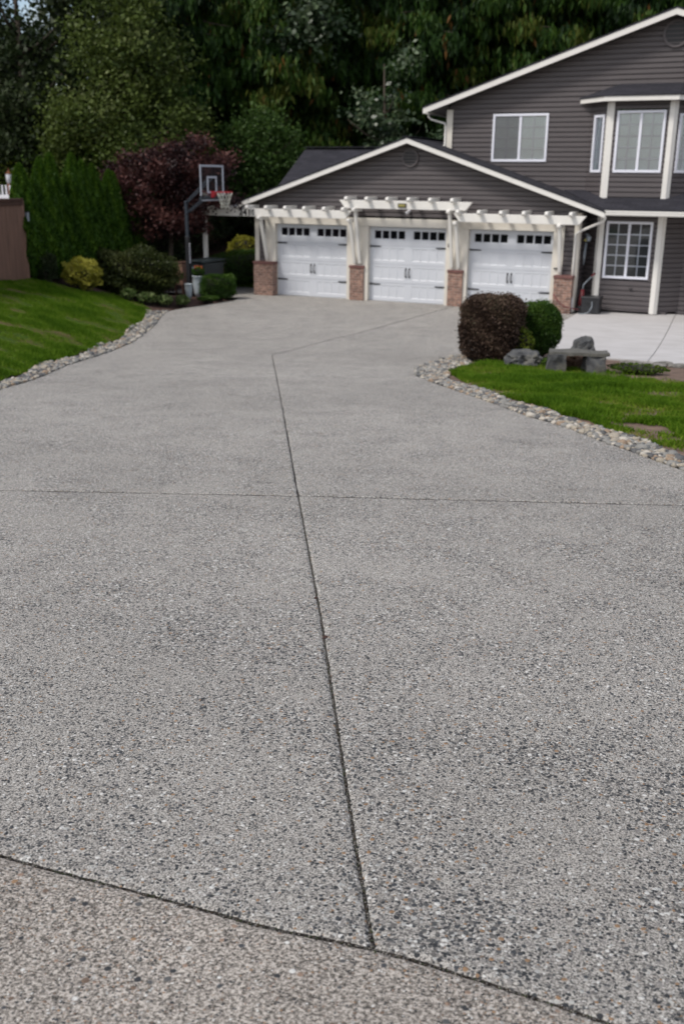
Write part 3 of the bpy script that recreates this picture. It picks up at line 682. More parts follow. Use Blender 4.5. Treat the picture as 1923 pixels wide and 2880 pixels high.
# gable vents
def vent(x, y, z, r):
    s = MB(); n = 28
    for k in range(n):
        a0, a1 = 2*math.pi*k/n, 2*math.pi*(k+1)/n
        q = lambda a, rr, yy: (x+math.cos(a)*rr, yy, z+math.sin(a)*rr)
        s.quad(q(a0, r, y-.05), q(a1, r, y-.05), q(a1, r*1.22, y-.05), q(a0, r*1.22, y-.05)); s.quad(q(a0, r*1.22, y-.05), q(a1, r*1.22, y-.05), q(a1, r*1.22, y+.01), q(a0, r*1.22, y+.01)); s.quad(q(a0, r, y-.05), q(a0, r, y), q(a1, r, y), q(a1, r, y-.05))
    v = hpart(s, 'gable_vent', 'siding')
    s = MB(); s.v += [(x+math.cos(2*math.pi*k/n)*r, y-.024, z+math.sin(2*math.pi*k/n)*r) for k in range(n)]; s.f.append(tuple(range(n))); s.sm.append(False); hpart(s, 'opening', 'black_iron', v)  # black disc, shade behind the louvres put into its colour
    s = MB(); m = 5
    for k in range(m):
        zz = -r+(k+.5)*2*r/m; hw = math.sqrt(max(0, r*r-zz*zz)); s.bar((x-hw, y-.036, z+zz), (x+hw, y-.036, z+zz), .008, .022)
    hpart(s, 'louvre', 'siding', v)
vent(4.3, -.136, 4.0, .20); vent(10.98, .963, 7.0, .27)
# roofs
def rslab(name, pts, th, mat='shingle', **k):
    s = MB(); s.prism(pts, (0, 0, -th)); return hpart(s, name, mat, **k)
gr = lambda x: 4.545-abs(x-4.3)/3
rslab('roof', [(4.3, -.5, gr(4.3)), (4.3, 8.2, gr(4.3)), (-1.13, 8.2, gr(-1.13)), (-1.13, -.5, gr(-1.13))], .035, label='left slope of the garage roof')
rslab('roof', [(4.3, -.5, gr(4.3)), (9.86, -.5, gr(9.86)), (9.86, .985, gr(9.86)), (4.3, .985, gr(4.3))], .035, label='right slope of the garage roof')
rslab('roof', [(4.303, .985, gr(4.3)), (4.98, .985, gr(4.98)), (4.98, 8.2, gr(4.98)), (4.303, 8.2, gr(4.3))], .035, label='rear part of the garage roof')
s = MB(); s.bar((4.3, -.505, gr(4.3)+.006), (4.3, 8.2, gr(4.3)+.006), .26, .02); hpart(s, 'ridge_cap', 'shingle')
ur = lambda x: 7.575-abs(x-10.98)/3
rslab('roof', [(10.98, .55, ur(10.98)), (10.98, 11.5, ur(10.98)), (4.35, 11.5, ur(4.35)), (4.35, .55, ur(4.35))], .035, label='left slope of the main roof')
rslab('roof', [(10.98, .55, ur(10.98)), (17.6, .55, ur(17.6)), (17.6, 11.5, ur(17.6)), (10.98, 11.5, ur(10.98))], .035, label='right slope of the main roof')
# soffits
def soff(zf, x0, x1, y0, y1, dz):
    s = MB(); s.quad((x0, y0, zf(x0)-dz), (x1, y0, zf(x1)-dz), (x1, y1, zf(x1)-dz), (x0, y1, zf(x0)-dz)); return s
for a, b in ((-1.11, 4.3), (4.3, 9.84)): hpart(soff(gr, a, b, -.44, .1, .13), 'soffit', 'soffit')
for a, b in ((4.37, 10.98), (10.98, 17.5)): hpart(soff(ur, a, b, .6, 1.2, .13), 'soffit', 'soffit')
hpart(soff(ur, 4.37, 5.1, 1.2, 11, .13), 'soffit', 'soffit'); hpart(soff(gr, -1.11, -.6, .1, 8, .13), 'soffit', 'soffit')
# white barge boards
def barge(zf, x0, xp, x1, y, h):
    for a, b in ((x0, xp), (x1, xp)):
        s = MB(); s.prism([(a, y, zf(a)-.036), (b, y, zf(b)-.036), (b, y, zf(b)-.036-h), (a, y, zf(a)-.036-h)], (0, .045, 0)); hpart(s, 'barge_board', 'white_trim', bevel=.003)
barge(gr, -1.12, 4.3, 9.85, -.485, .135); barge(ur, 4.36, 10.98, 17.6, .565, .15)
# rear garage wing roof
s = MB(); rz = 4.43
s.prism([(-1.75, 5.5, rz), (4.3, 5.5, rz), (4.3, 2.2, 2.5), (-1.75, 2.2, 2.5)], (0, 0, -.035)); s.prism([(-1.75, 5.5, rz), (-1.75, 8.8, 2.5), (4.3, 8.8, 2.5), (4.3, 5.5, rz)], (0, 0, -.035))
hpart(s, 'roof', 'shingle', label='cross gable roof behind the garage')
s = MB(); k = -1.76
while k < 3.2: s.bar((k, 5.5, rz+.02), (k+.28, 5.5, rz+.035), .3, .025); k += .27
hpart(s, 'ridge_cap', 'shingle')
s = MB(); siding(s, (-1.55, 2.6), (0, 1), (-1, 0), .1, 4.3, lambda z: (max(0, (z-2.55)/.585), 5.8-max(0, (z-2.55)/.585))); siding(s, (-1.55, 2.6), (1, 0), (0, -1), .1, 2.6, lambda z: (0, .93)); hpart(s, 'wall', 'siding', label='wall of the rear wing')
# little roof behind upper gable
s = MB(); s.prism([(5.2, 7.5, 6.52), (8, 7.5, 6.52), (8, 5.9, 6.0), (4.9, 5.9, 6.0)], (0, 0, -.05)); hpart(s, 'roof', 'shingle', label='small rear roof showing above the eave')
# skirt roof over ground floor
sz = lambda y: 2.735+(y+.42)/3
s = MB(); s.prism([(9.80, -.42, sz(-.42)), (17.4, -.42, sz(-.42)), (17.4, .99, sz(.99)), (8.40, .99, sz(.99))], (0, 0, -.03)); hpart(s, 'roof', 'shingle', label='skirt roof above the ground floor windows')
s = MB(); s.quad((9.7, -.38, 2.60), (17.4, -.38, 2.60), (17.4, 1.0, 2.66), (9.0, 1.0, 2.66), ); hpart(s, 'soffit', 'soffit')
def gutter(a, b, y, z):
    s = MB(); pr = [(0, 0), (-.10, 0), (-.125, .03), (-.125, .075), (-.14, .09), (-.14, .125), (-.125, .125), (-.02, .125), (0, .12)]
    s.prism([(a, y+p[0], z+p[1]) for p in pr], (b-a, 0, 0)); return s
hpart(gutter(9.83, 17.4, -.36, 2.585), 'gutter', 'white_trim')
# bay roof
o1 = .34
def offp(A, nA, nB=None): 
    return A+nA*o1 if nB is None else A+(nA+nB)/(1+nA.dot(nB))*o1
eA = Vector((8.67, .98)); eB = offp(bB, nAB, Vector((0, -1))); eC = offp(bC, Vector((0, -1)), nCD); eD = Vector((12.1, .98))
s = MB()
for a, b, in ((eA, eB), (eB, eC), (eC, eD)):
    dd = (b-a).normalized(); nn = Vector((dd.y, -dd.x))
    s.prism([(a.x, a.y, 5.385), (b.x, b.y, 5.385), (b.x, b.y, 5.505), (a.x, a.y, 5.505)], (-nn.x*.04, -nn.y*.04, 0))
hpart(s, 'fascia', 'white_trim', label='white fascia of the bay roof')
s = MB(); s.v += [(p.x, p.y, 5.39) for p in (eA, eB, eC, eD)]; s.f.append((0, 1, 2, 3)); s.sm.append(False); hpart(s, 'soffit', 'siding')
s = MB(); zt = 5.86; tB, tC = Vector((9.68, .985)), Vector((11.2, .985)); e = .03
E_ = [p+(p-Vector((10.4, 1.0))).normalized()*e for p in (eA, eB, eC, eD)]; E_[0].y = E_[3].y = .985
s.quad((E_[0].x, E_[0].y, 5.53), (E_[1].x, E_[1].y, 5.53), (tB.x, tB.y, zt)); s.quad((E_[1].x, E_[1].y, 5.53), (E_[2].x, E_[2].y, 5.53), (tC.x, tC.y, zt), (tB.x, tB.y, zt)); s.quad((E_[2].x, E_[2].y, 5.53), (E_[3].x, E_[3].y, 5.53), (tC.x, tC.y, zt))
for a, b in zip(E_[:-1], E_[1:]): s.quad((a.x, a.y, 5.5), (b.x, b.y, 5.5), (b.x, b.y, 5.53), (a.x, a.y, 5.53))
hpart(s, 'roof', 'shingle', label='hipped roof of the bay')
# downspouts and eave gutter pieces
s = MB(); s.tube([(9.84, -.40, 2.60), (9.84, -.38, 2.50), (9.80, -.30, 2.44), (9.18, -.2, 2.16), (9.08, -.2, 2.08), (9.08, -.2, .42)], .035, 8)
ds = hpart(s, 'downspout', 'white_trim', label='white downspout at the right corner of the garage')
s = MB(); s.tube([(9.08, -.20, .44), (9.08, -.2, .40), (9.08, -.20, .10), (9.08, -.21, .02)], [.05, .065, .055, .05], 10); hpart(s, 'sleeve', 'white_plastic', ds)
s = MB(); s.tube([(4.43, .85, 5.24), (4.43, .86, 5.12), (4.50, .88, 5.05), (4.90, .92, 4.94), (4.93, .92, 4.85), (4.93, .92, 4.36), (4.85, .85, 4.31)], .03, 8); hpart(s, 'downspout', 'white_trim', label='short white downspout at the upper left eave')
s = MB(); s.box(4.30, 4.42, .9, 11, 5.20, 5.33); hpart(s, 'gutter', 'white_trim', label='gutter along the upper left eave')
s = MB(); s.box(3.9, 5.0, 4.2, 4.32, 4.92, 5.03); s.tube([(3.9, 4.2, 4.95), (3.8, 4.2, 4.85), (3.78, 4.2, 4.75)], .03, 8); hpart(s, 'gutter', 'white_trim', label='rear gutter end beside the upper wall')
s = MB(); s.quad((3.95, 4.3, 5.05), (5, 4.3, 5.05), (5, 6.2, 5.7), (4.4, 6.2, 5.7)); hpart(s, 'roof', 'shingle', label='small rear roof beside the upper wall')
# brick pillars
for x0, x1, yf in ((-.66, .03, -.40), (2.49, 2.97, -.24), (5.54, 6.01, -.24), (8.61, 9.14, -.42)):
    s = MB(); s.box(x0+.02, x1-.02, yf+.02, -.06, 0, .93); b = hpart(s, 'brick_pillar', 'brick')
    s = MB(); s.box(x0, x1, yf, -.05, .93, 1.01); hpart(s, 'cap', 'brick_cap', b, bevel=.01)
# siding behind end pillars handled by wall; garage doors
def garage_door(x0, w=2.386, h=2.127):
    s = MB(); nsec = 4; sh = h/nsec; inset = .009
    cells = [x0+.125+.246*k for k in range(4)]+[x0+1.335+.246*k for k in range(4)]; cw = .225
    for r_ in range(nsec):
        zb, zt = r_*sh+.006, (r_+1)*sh-.006
        top = r_ == nsec-1
        py0, py1 = (zb+.17, zt-.10) if top else (zb+.10, zt-.07)
        xs = [x0]+sum([[c, c+cw] for c in cells], [])+[x0+w]
        s.quad((x0, 0, zb), (x0+w, 0, zb), (x0+w, 0, py0), (x0, 0, py0)); s.quad((x0, 0, py1), (x0+w, 0, py1), (x0+w, 0, zt), (x0, 0, zt))
        for k in range(0, len(xs)-1, 2): s.quad((xs[k], 0, py0), (xs[k+1], 0, py0), (xs[k+1], 0, py1), (xs[k], 0, py1))
        for c in cells:
            i = .018; D = .03 if top else inset
            o_ = [(c, 0, py0), (c+cw, 0, py0), (c+cw, 0, py1), (c, 0, py1)]; n_ = [(c+i, D, py0+i), (c+cw-i, D, py0+i), (c+cw-i, D, py1-i), (c+i, D, py1-i)]
            for k in range(4): s.quad(o_[k], o_[(k+1) % 4], n_[(k+1) % 4], n_[k])
            if not top: s.quad(*n_)
        s.quad((x0, .014, zt), (x0+w, .014, zt), (x0+w, .014, zt+.012), (x0, .014, zt+.012)); s.quad((x0, 0, zt), (x0+w, 0, zt), (x0+w, .014, zt), (x0, .014, zt)); s.quad((x0, .014, zb), (x0+w, .014, zb), (x0+w, 0, zb), (x0, 0, zb))
    d = hpart(s, 'garage_door', 'door_white')
    for c in cells:
        g = MB(); g.quad((c+.012, .026, 3*sh+.006+.17+.012), (c+cw-.012, .026, 3*sh+.176+.012), (c+cw-.012, .026, h-.006-.112), (c+.012, .026, h-.118)); hpart(g, 'pane', 'dark_glass', d)
    for (a, b) in ((x0+.005, x0+.36), (x0+w-.005, x0+w-.36)):
        for z in (1.565, .485):
            g = MB(); sg = 1 if b > a else -1
            g.prism([(a, -.012, z-.024), (a, -.012, z+.024), (b-sg*.04, -.012, z+.016), (b, -.012, z), (b-sg*.04, -.012, z-.016)], (0, .011, 0)); hpart(g, 'strap_hinge', 'black_iron', d)
    for sg in (-1, 1):
        xx = x0+w/2+sg*.055; g = MB(); g.tube([(xx, -.004, .74), (xx, -.05, .755), (xx, -.055, .84), (xx, -.05, .925), (xx, -.004, .94)], .013, 8); g.box(xx-.022, xx+.022, -.006, -.001, .70, .76); g.box(xx-.022, xx+.022, -.006, -.001, .92, .98); hpart(g, 'pull_handle', 'black_iron', d)
    return d
for x0 in (0, 3.064, 6.094): garage_door(x0)
s = MB(); s.box(-.5, 9.0, .35, .45, 0, 2.4); hpart(s, 'dark_backing', 'room_dark')  # dark slab in place of the garage interior
# pergolas over the doors
def pergola(xa, xb, z, raf, arms, ya=-.62, cutl=True):
    s = MB(); h = .225
    pr = [(xa, z+h), (xa+(.16 if cutl else 0), z+.02), (xa+(.22 if cutl else 0), z), (xb-.22, z), (xb-.16, z+.02), (xb, z+h)]
    s.prism([(p[0], ya, p[1]) for p in pr], (0, .09, 0)); b = hpart(s, 'pergola', 'white_trim', bevel=.006)
    for x in raf:
        s = MB(); zr = z+h-.03
        s.prism([(x-.045, -.10, zr), (x-.045, -.10, zr+.13), (x-.045, -.80, zr+.13), (x-.045, -.86, zr+.10), (x-.045, -.87, zr+.05), (x-.045, -.82, zr+.01), (x-.045, -.76, zr)], (.09, 0, 0)); hpart(s, 'rafter', 'white_trim', b, bevel=.012)
    for x in arms:
        s = MB(); s.prism([(x-.045, -.15, z-.09), (x-.045, -.15, z+.01), (x-.045, -.72, z+.01), (x-.045, -.77, z-.02), (x-.045, -.76, z-.07), (x-.045, -.70, z-.09)], (.09, 0, 0))
        s.bar((x, -.58, z-.08), (x, -.21, 1.08 if z < 2.5 else 1.08), .085, .085, (0, 1, 0)); hpart(s, 'bracket', 'white_trim', b, bevel=.006)
    return b
pergola(-1.02, 2.72, 2.335, [-.59, .05, .69, 1.31, 1.94, 2.54], [-.26, 2.67])
pergola(2.34, 6.30, 2.63, [2.64, 3.27, 3.90, 4.53, 5.16, 5.79], [2.83, 5.66])
pergola(5.78, 9.40, 2.335, [5.96, 6.56, 7.17, 7.79, 8.40, 9.04], [5.86, 8.72])
for x in (2.52, 5.52, 2.80, 5.83): pass
# small fittings
s = MB(); s.box(4.15, 4.40, -.65, -.625, 2.675, 2.79); pq = hpart(s, 'plaque', 'vent_dark', bevel=.004)
s = MB(); s.box(4.175, 4.375, -.658, -.65, 2.695, 2.77); hpart(s, 'plate', 'brass', pq, bevel=.003)
s = MB(); s.lathe([(.0, 0), (.05, 0), (.05, .03), (.03, .05), (.0, .05)], (4.32, -.17, 2.57), 14); s.tube([(4.32, -.17, 2.58), (4.32, -.24, 2.55)], .02, 8); s.tube([(4.34, -.20, 2.575), (4.26, -.33, 2.50)], [.045, .04], 12)
sc = hpart(s, 'security_camera', 'white_plastic'); s = MB(); s.tube([(4.262, -.327, 2.502), (4.256, -.337, 2.497)], .034, 12); hpart(s, 'lens', 'black_plastic', sc)
s = MB(); s.box(5.515, 5.555, -.2, -.16, 1.62, 1.73); hpart(s, 'sensor', 'black_plastic', bevel=.01)
s = MB(); s.box(8.55, 8.66, -.21, -.16, 1.155, 1.19); hpart(s, 'door_chime', 'black_plastic', bevel=.01)
s = MB(); s.tube([(9.22, .35, 2.05), (9.30, .30, 2.05)], .035, 10); s.lathe([(.02, .0), (.06, .02), (.075, .12), (.02, .17), (0, .18)], (9.33, .28, 1.88), 12); wl_ = hpart(s, 'wall_lantern', 'grey_metal')
s = MB(); s.lathe([(0, 0), (.035, .01), (.04, .05), (.0, .09)], (9.27, .18, 1.88), 10); hpart(s, 'bulb', 'brass', wl_)
s = MB(); s.tube([(9.27, .3, 1.86), (9.25, .3, 1.5), (9.25, .3, 1.25)], [.03, .04, .015], 8); hpart(s, 'folded_awning_pole', 'grey_metal')
s = MB(); s.lathe([(.0, .03), (.05, .03), (.045, 0), (0, -.01)], (10.55, .41, .66), 10); hpart(s, 'hose_bib', 'vent_dark')

# house number board: arbor left of the garage
arb = empty('garden_arbor', (-2.2, -.6, 0)); tag(arb, 'white arbor post and beam carrying house number beside the garage', 'arbor')
def ap(mb, name, mat, bevel=.005):
    o = mb.build(name, mat, arb, bevel); o.location = (2.2, .6, 0); return o
s = MB(); s.box(-2.26, -2.15, -.64, -.53, -.05, 2.36); ap(s, 'post', 'white_trim')
s = MB(); s.box(-2.75, -.42, -.60, -.52, 2.33, 2.52); ap(s, 'beam', 'white_trim')
for x in (-2.5, -1.9, -1.3): s = MB(); s.box(x-.04, x+.04, -.85, 1.2, 2.525, 2.62); ap(s, 'rafter', 'white_trim')
def text(body, size, loc, rot, mat, parent, name, ext=.004):
    cu = bpy.data.curves.new(name, 'FONT'); cu.body = body; cu.size = size; cu.extrude = ext; cu.offset = .007; cu.space_character = 1.12; cu.align_x = 'CENTER'; cu.align_y = 'CENTER'
    t = bpy.data.objects.new('tmp', cu); COL.objects.link(t); bpy.context.view_layer.update()
    me = bpy.data.meshes.new_from_object(t.evaluated_get(bpy.context.evaluated_depsgraph_get())); bpy.data.objects.remove(t)
    me.name = name; me.materials.clear(); me.materials.append(MAT[mat]); o = bpy.data.objects.new(name, me); COL.objects.link(o); o.parent = parent; o.location = loc; o.rotation_euler = rot; return o
plain('number_black', (.02, .02, .022), .5, .1, 5)
text('2416', .25, (-.69-4.3, -.634, 2.44), (R(90), 0, 0), 'number_black', house, 'house_number', .006)

# ---------------------------------------------------------------- left fence
fence = empty('garden_fence', (-3.46, -7.27, .9)); tag(fence, 'brown vertical board fence at the left edge of the lawn', 'fence')
fd = Vector((.257, -.966, 0)); L_ = 7.0
s = MB(); k = 0; r_ = random.Random(5)
while k < L_:
    w = .14; p = Vector((-3.46, -7.27, 0))+fd*k; q = p+fd*(w-.006); nn = Vector((.966, .257, 0))*(.02+r_.uniform(0, .004)); zb = float(gz(p.x, p.y)+hl(p.x, p.y))-.05
    s.prism([(p.x, p.y, zb), (q.x, q.y, zb), (q.x, q.y, 2.83), (p.x, p.y, 2.83)], nn); k += w
o = s.build('board_panel', 'fence_wood', fence); o.location = (3.46, 7.27, -.9)
s = MB(); a = Vector((-3.48, -7.2, 2.86)); s.bar(a, a+fd*L_+Vector((0, 0, 0)), .14, .06); s.bar(a+Vector((.03, 0, -.09)), a+fd*L_+Vector((.03, 0, -.09)), .05, .09)
o = s.build('cap_rail', 'fence_cap', fence, .005); o.location = (3.46, 7.27, -.9)
s = MB(); s.box(-3.55, -3.43, -7.28, -7.16, .7, 2.83); o = s.build('post', 'fence_wood', fence, .005); o.location = (3.46, 7.27, -.9)
sl = empty('solar_lamp', (-3.40, -7.12, 2.45)); tag(sl, 'small grey solar lamp box on the end post of the brown fence', 'lamp')
s = MB(); s.box(-.045, .045, -.04, .04, -.12, .10); s.build('housing', 'grey_metal', sl, .008)
s = MB(); s.box(-.055, .055, -.05, .05, .10, .125); s.build('lid', 'black_plastic', sl, .004)
# neighbour's railing and lamp post beyond
nb = empty('railing', (-10.9, .3, 2.55)); tag(nb, 'short white picket railing behind the brown fence', 'railing')
s = MB()
for k in range(9): s.box(-.55+k*.17, -.49+k*.17, 0, .04, 0, .56)
s.build('picket', 'white_plastic', nb); s = MB(); s.box(-.6, .93, -.03, 0, .12, .24); s.box(-.6, .93, -.03, 0, -.05, .02); s.build('rail', 'white_plastic', nb)
lp = empty('post_lamp', (-11.98, 1.88, .2)); tag(lp, 'white lantern topped brown post behind the hedge on far left', 'lamp')
s = MB(); s.box(-.06, .06, -.06, .06, 0, 2.95); s.build('post', 'orange_wood', lp)
s = MB(); s.lathe([(.06, 2.93), (.10, 3.0), (.12, 3.25), (.09, 3.28), (.0, 3.3)], n=12); s.build('lantern', 'white_plastic', lp); s = MB(); s.lathe([(.13, 3.28), (.03, 3.38), (0, 3.5)], n=12); s.build('finial', 'orange_wood', lp)

# ---------------------------------------------------------------- basketball hoop
hp = empty('basketball_hoop', (-2.07, -1.8, .01), 0); tag(hp, 'tall basketball hoop with clear backboard and red rim left of the garage', 'basketball hoop')
# local x = shooting direction; backboard plane is local y-z
s = MB(); s.box(-.042, .042, -.042, .042, -.1, 2.75); po = s.build('pole', 'grey_pole', hp, .01)
s = MB(); s.box(-.058, .058, -.056, .056, -.05, 1.75); s.build('pole_pad', 'black_plastic', po, .012)
s = MB()
for k in range(8): s.box(.059, .063, -.03, .04, .98+k*.075, 1.035+k*.075)
s.build('lettering', 'white_plastic', po)
s = MB()
for sg in (-1, 1):
    s.bar((0, sg*.06, 2.70), (.86, sg*.10, 3.40), .018, .035); s.bar((0, sg*.06, 2.40), (.86, sg*.10, 2.98), .016, .030)
s.build('arm', 'grey_pole', hp)
bz0, bz1, bw, bx = 2.92, 3.76, .64, .90
s = MB(); s.quad((bx, -bw, bz0), (bx, bw, bz0), (bx, bw, bz1), (bx, -bw, bz1)); bb = s.build('backboard', 'window_glass', hp)
s = MB(); t = .055
for a in (s,): a.box(bx+.004, bx+.02, -bw, bw, bz1-t, bz1); a.box(bx+.004, bx+.02, -bw, -bw+t, bz0+.0, bz1-t); a.box(bx+.004, bx+.02, bw-t, bw, bz0+.0, bz1-t); a.box(bx+.004, bx+.02, -bw+t, bw-t, bz0-.14, bz0-.09)
s.build('border', 'silver', bb)
s = MB(); s.box(bx+.004, bx+.018, -.26, .26, 3.40, 3.455); s.box(bx+.004, bx+.018, -.26, -.205, 2.99, 3.40); s.box(bx+.004, bx+.018, .205, .26, 2.99, 3.40); s.box(bx+.004, bx+.018, -.205, .205, 2.99, 3.04); s.build('target_square', 'silver', bb)
s = MB(); s.box(bx-.02, bx+.02, -bw-.02, bw+.02, bz0-.11, bz0-.02); s.build('lower_rail', 'grey_pole', bb)
s = MB(); cx_ = bx+.42; ring = [(cx_+.228*math.cos(a), .228*math.sin(a), 3.02) for a in [2*math.pi*k/28 for k in range(29)]]; s.tube(ring, .014, 8, cap=False); s.prism([(bx+.02, -.09, 2.86), (bx+.02, .09, 2.86), (bx+.02, .09, 3.05), (bx+.02, -.09, 3.05)], (.02, 0, 0)); s.prism([(bx+.03, -.09, 3.03), (bx+.20, -.05, 3.03), (bx+.20, .05, 3.03), (bx+.03, .09, 3.03)], (0, 0, -.03)); s.prism([(bx+.03, -.08, 3.0), (bx+.17, -.05, 3.0), (bx+.03, -.08, 2.87)], (0, .16, 0)); rm = s.build('rim', 'hoop_red', hp)
s = MB(); n = 12
prof = [(.225, 3.01), (.175, 2.88), (.135, 2.76), (.115, 2.66), (.118, 2.56)]
for sgn in (1, -1):
    for k in range(n):
        s.tube([(cx_+r2*math.cos(2*math.pi*(k+sgn*i*.5)/n), r2*math.sin(2*math.pi*(k+sgn*i*.5)/n), z2) for i, (r2, z2) in enumerate(prof)], .0075, 5)
s.build('net', 'net', rm)

# ---------------------------------------------------------------- vegetation builders
def crown_clumps(rng, n, c, r, shell=.55, flat=0, zlo=-1):
    """clump centres inside an ellipsoid, denser outward"""
    out = []
    while len(out) < n:
        p = rng.normal(size=3); p /= np.linalg.norm(p); k = shell+(1-shell)*rng.random()**.6
        if rng.random() < .25: k = rng.random()*.8
        if p[2] < zlo: continue
        out.append(np.array(c)+p*k*np.array(r))
    return np.array(out)
def foliage(name, parent, clumps, rad, per, size, mat, rng, aspect=.6, droop=.15, base=.4, spread=.18, flatz=.7, tip=0):
    n = len(clumps); k = rng.normal(size=(n, per, 3))*np.array([rad, rad, rad*flatz]); C = (clumps[:, None]+k).reshape(-1, 3)
    V = leaves(C, size, aspect, droop=droop, rng=rng)
    cl = np.repeat(np.clip(base+spread*rng.normal(size=n), 0, 1), per); lf = np.clip(cl+.08*rng.normal(size=len(C))+.10*k.reshape(-1, 3)[:, 2]/rad, 0, 1)  # paler high in each clump, top light put into the tone
    if tip: lf = np.where(rng.random(len(C)) < tip, 1, lf)
    return fast_mesh(name, V, None, 4, mat, parent, leaf=lf)
def trunk(parent, h, r, lean=(0, 0), limbs=8, reach=2.0, z0=1.5, mat='bark', rng=RNG, upl=.5):
    s = MB(); top = (lean[0], lean[1], h); mid = (lean[0]*.4+.1, lean[1]*.4, h*.5)
    s.tube([(0, 0, -.3), (0, 0, .2), mid, top], [r*1.3, r, r*.7, r*.15], 10)
    for k in range(limbs):
        t = rng.uniform(0, 1); z = z0+(h-z0)*t*.85; a = rng.uniform(0, 6.28); L = reach*rng.uniform(.6, 1.1)*(1-.4*t)
        p0 = Vector((lean[0]*z/h, lean[1]*z/h, z)); p1 = p0+Vector((math.cos(a)*L*.5, math.sin(a)*L*.5, upl*L*.35)); p2 = p0+Vector((math.cos(a)*L, math.sin(a)*L, upl*L))
        s.tube([p0, p1, p2], [r*.35*(1-.5*t)+.012, r*.2+.008, .01], 6)
    return s.build('trunk', mat, parent)
def broadleaf(name, x, y, crowns, h, r, mat, label, cat='tree', seed=1, size=.13, n=220, per=110, rad=.45, base=.4, spread=.2, group=None, droop=.15, reach=2, tip=0, aspect=.65):
    rng = np.random.default_rng(seed); z = float(gz(x, y)+hl(x, y)); o = empty(name, (x, y, z)); tag(o, label, cat, group)
    trunk(o, h*.85, r, rng=rng, reach=reach, limbs=12, z0=h*.2)
    cl = np.concatenate([crown_clumps(rng, int(n*w), c, rr) for (c, rr, w) in crowns])
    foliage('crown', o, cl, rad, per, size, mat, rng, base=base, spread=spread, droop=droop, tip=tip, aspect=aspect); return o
def cedar(x, y, h, reach, label, seed, dens=1.0, mat='leaf_cedar', base=.36, rust=.012, zmin=.3, zmax=None):
    """cedar: drooping boughs hung with flat sprays"""
    rng = np.random.default_rng(seed); z = float(gz(x, y)+hl(x, y)); o = empty('cedar_tree', (x, y, z)); tag(o, label, 'tree', 'tall cedars behind the house')
    s = MB(); s.tube([(0, 0, -.3), (0, 0, h*.5), (0, 0, h)], [.34, .22, .03], 9)
    Cs, Ds, Lf = [], [], []; nb = int(h*13*dens); zm = zmax or h
    for k in range(nb):
        zz = zmin+(zm-zmin)*rng.random(); a = rng.uniform(0, 6.28); L = reach*(1-zz/h)**.55*rng.uniform(.65, 1.12)
        L = max(L, .5); t = np.linspace(.12, 1, int(8+L*5)); dz = -L*(.42*t**1.3)+L*.16*np.maximum(t-.7, 0)*3
        px = np.cos(a)*L*t; py = np.sin(a)*L*t; pz = zz+dz
        if k % 3 == 0: s.tube([(0, 0, zz), (px[len(t)//2], py[len(t)//2], pz[len(t)//2]), (px[-1], py[-1], pz[-1])], [.05, .03, .008], 5)
        tone = np.clip(base+.20*rng.normal(), 0, .74); m = int(4*dens)+2
        for i in range(len(t)):
            w = .35*L*(.35+.65*math.sin(math.pi*min(t[i]*.9+.1, 1)))
            q0 = np.stack([px[i]+rng.normal(size=m)*w*.5, py[i]+rng.normal(size=m)*w*.5, pz[i]-np.abs(rng.normal(size=m))*.10], 1)
            st = 4; q = (q0[:, None]+np.arange(st)[None, :, None]*np.array([0, 0, -.15])+rng.normal(size=(m, st, 3))*.035).reshape(-1, 3); Cs.append(q)
            l0 = np.repeat(tone+.16*rng.normal(size=m), st)+.05*rng.normal(size=m*st)+.12*(t[i]-.5); red = np.repeat(rng.random(m) < rust*(1+1.2*(tone > .5)), st)
            Lf.append(np.where(red, .97, np.clip(l0, 0, .8)))
    s.build('trunk', 'bark', o)
    C = np.concatenate(Cs); lf = np.clip(np.concatenate(Lf), 0, 1); n = len(C)
    d = unit(np.stack([rng.normal(size=n)*.30, rng.normal(size=n)*.30, -np.ones(n)], 1)); sd_ = unit(np.cross(d, rng.normal(size=(n, 3))))
    L = (.32*rng.uniform(.6, 1.4, n))[:, None]; W = L*.27
    V = np.stack([C, C+sd_*W*.6+d*L*.4, C+d*L, C-sd_*W*.6+d*L*.4], 1).reshape(-1, 3)
    fast_mesh('crown', V, None, 4, mat, o, leaf=lf); return o

# forest behind the house
CED = [(-9.6, 9.9, 15, 3.2, 'leftmost cedar, hanging boughs right of the olive green tree'),
       (-9.0, 16.2, 17, 4.2, 'second cedar from the left, green with rusty tips behind the garage roof'),
       (-6.6, 12.6, 15, 3.8, 'cedar with brown orange tips directly left of the rear garage roof'),
       (-4.2, 16.6, 18, 4.2, 'cedar behind the left end of the rear garage roof ridge'),
       (-.9, 14.9, 17, 4.0, 'dark cedar behind the peak of the garage gable'),
       (2.0, 16.5, 19, 4.2, 'cedar just left of the upper storey eave'),
       (5.0, 17.6, 19, 4.4, 'tall cedar behind the left slope of the main roof'),
       (8.2, 18.4, 20, 4.4, 'cedar behind the middle of the main roof slope'),
       (11.4, 18.8, 20, 4.4, 'cedar right of the middle behind the main roof'),
       (14.8, 19.4, 20, 4.4, 'cedar behind the main roof peak at the right edge')]
for k, (x, y, h, rc, lb) in enumerate(CED): cedar(x, y, h, rc, lb, 40+k, base=[.4, .42, .5, .34, .26, .46, .44, .48, .42, .36][k])
BACK = [(-24, 14), (-29, 11), (-19, 19), (-13.5, 22), (-8, 25), (-2, 26), (4, 26), (10, 27), (16, 26), (22, 24)]
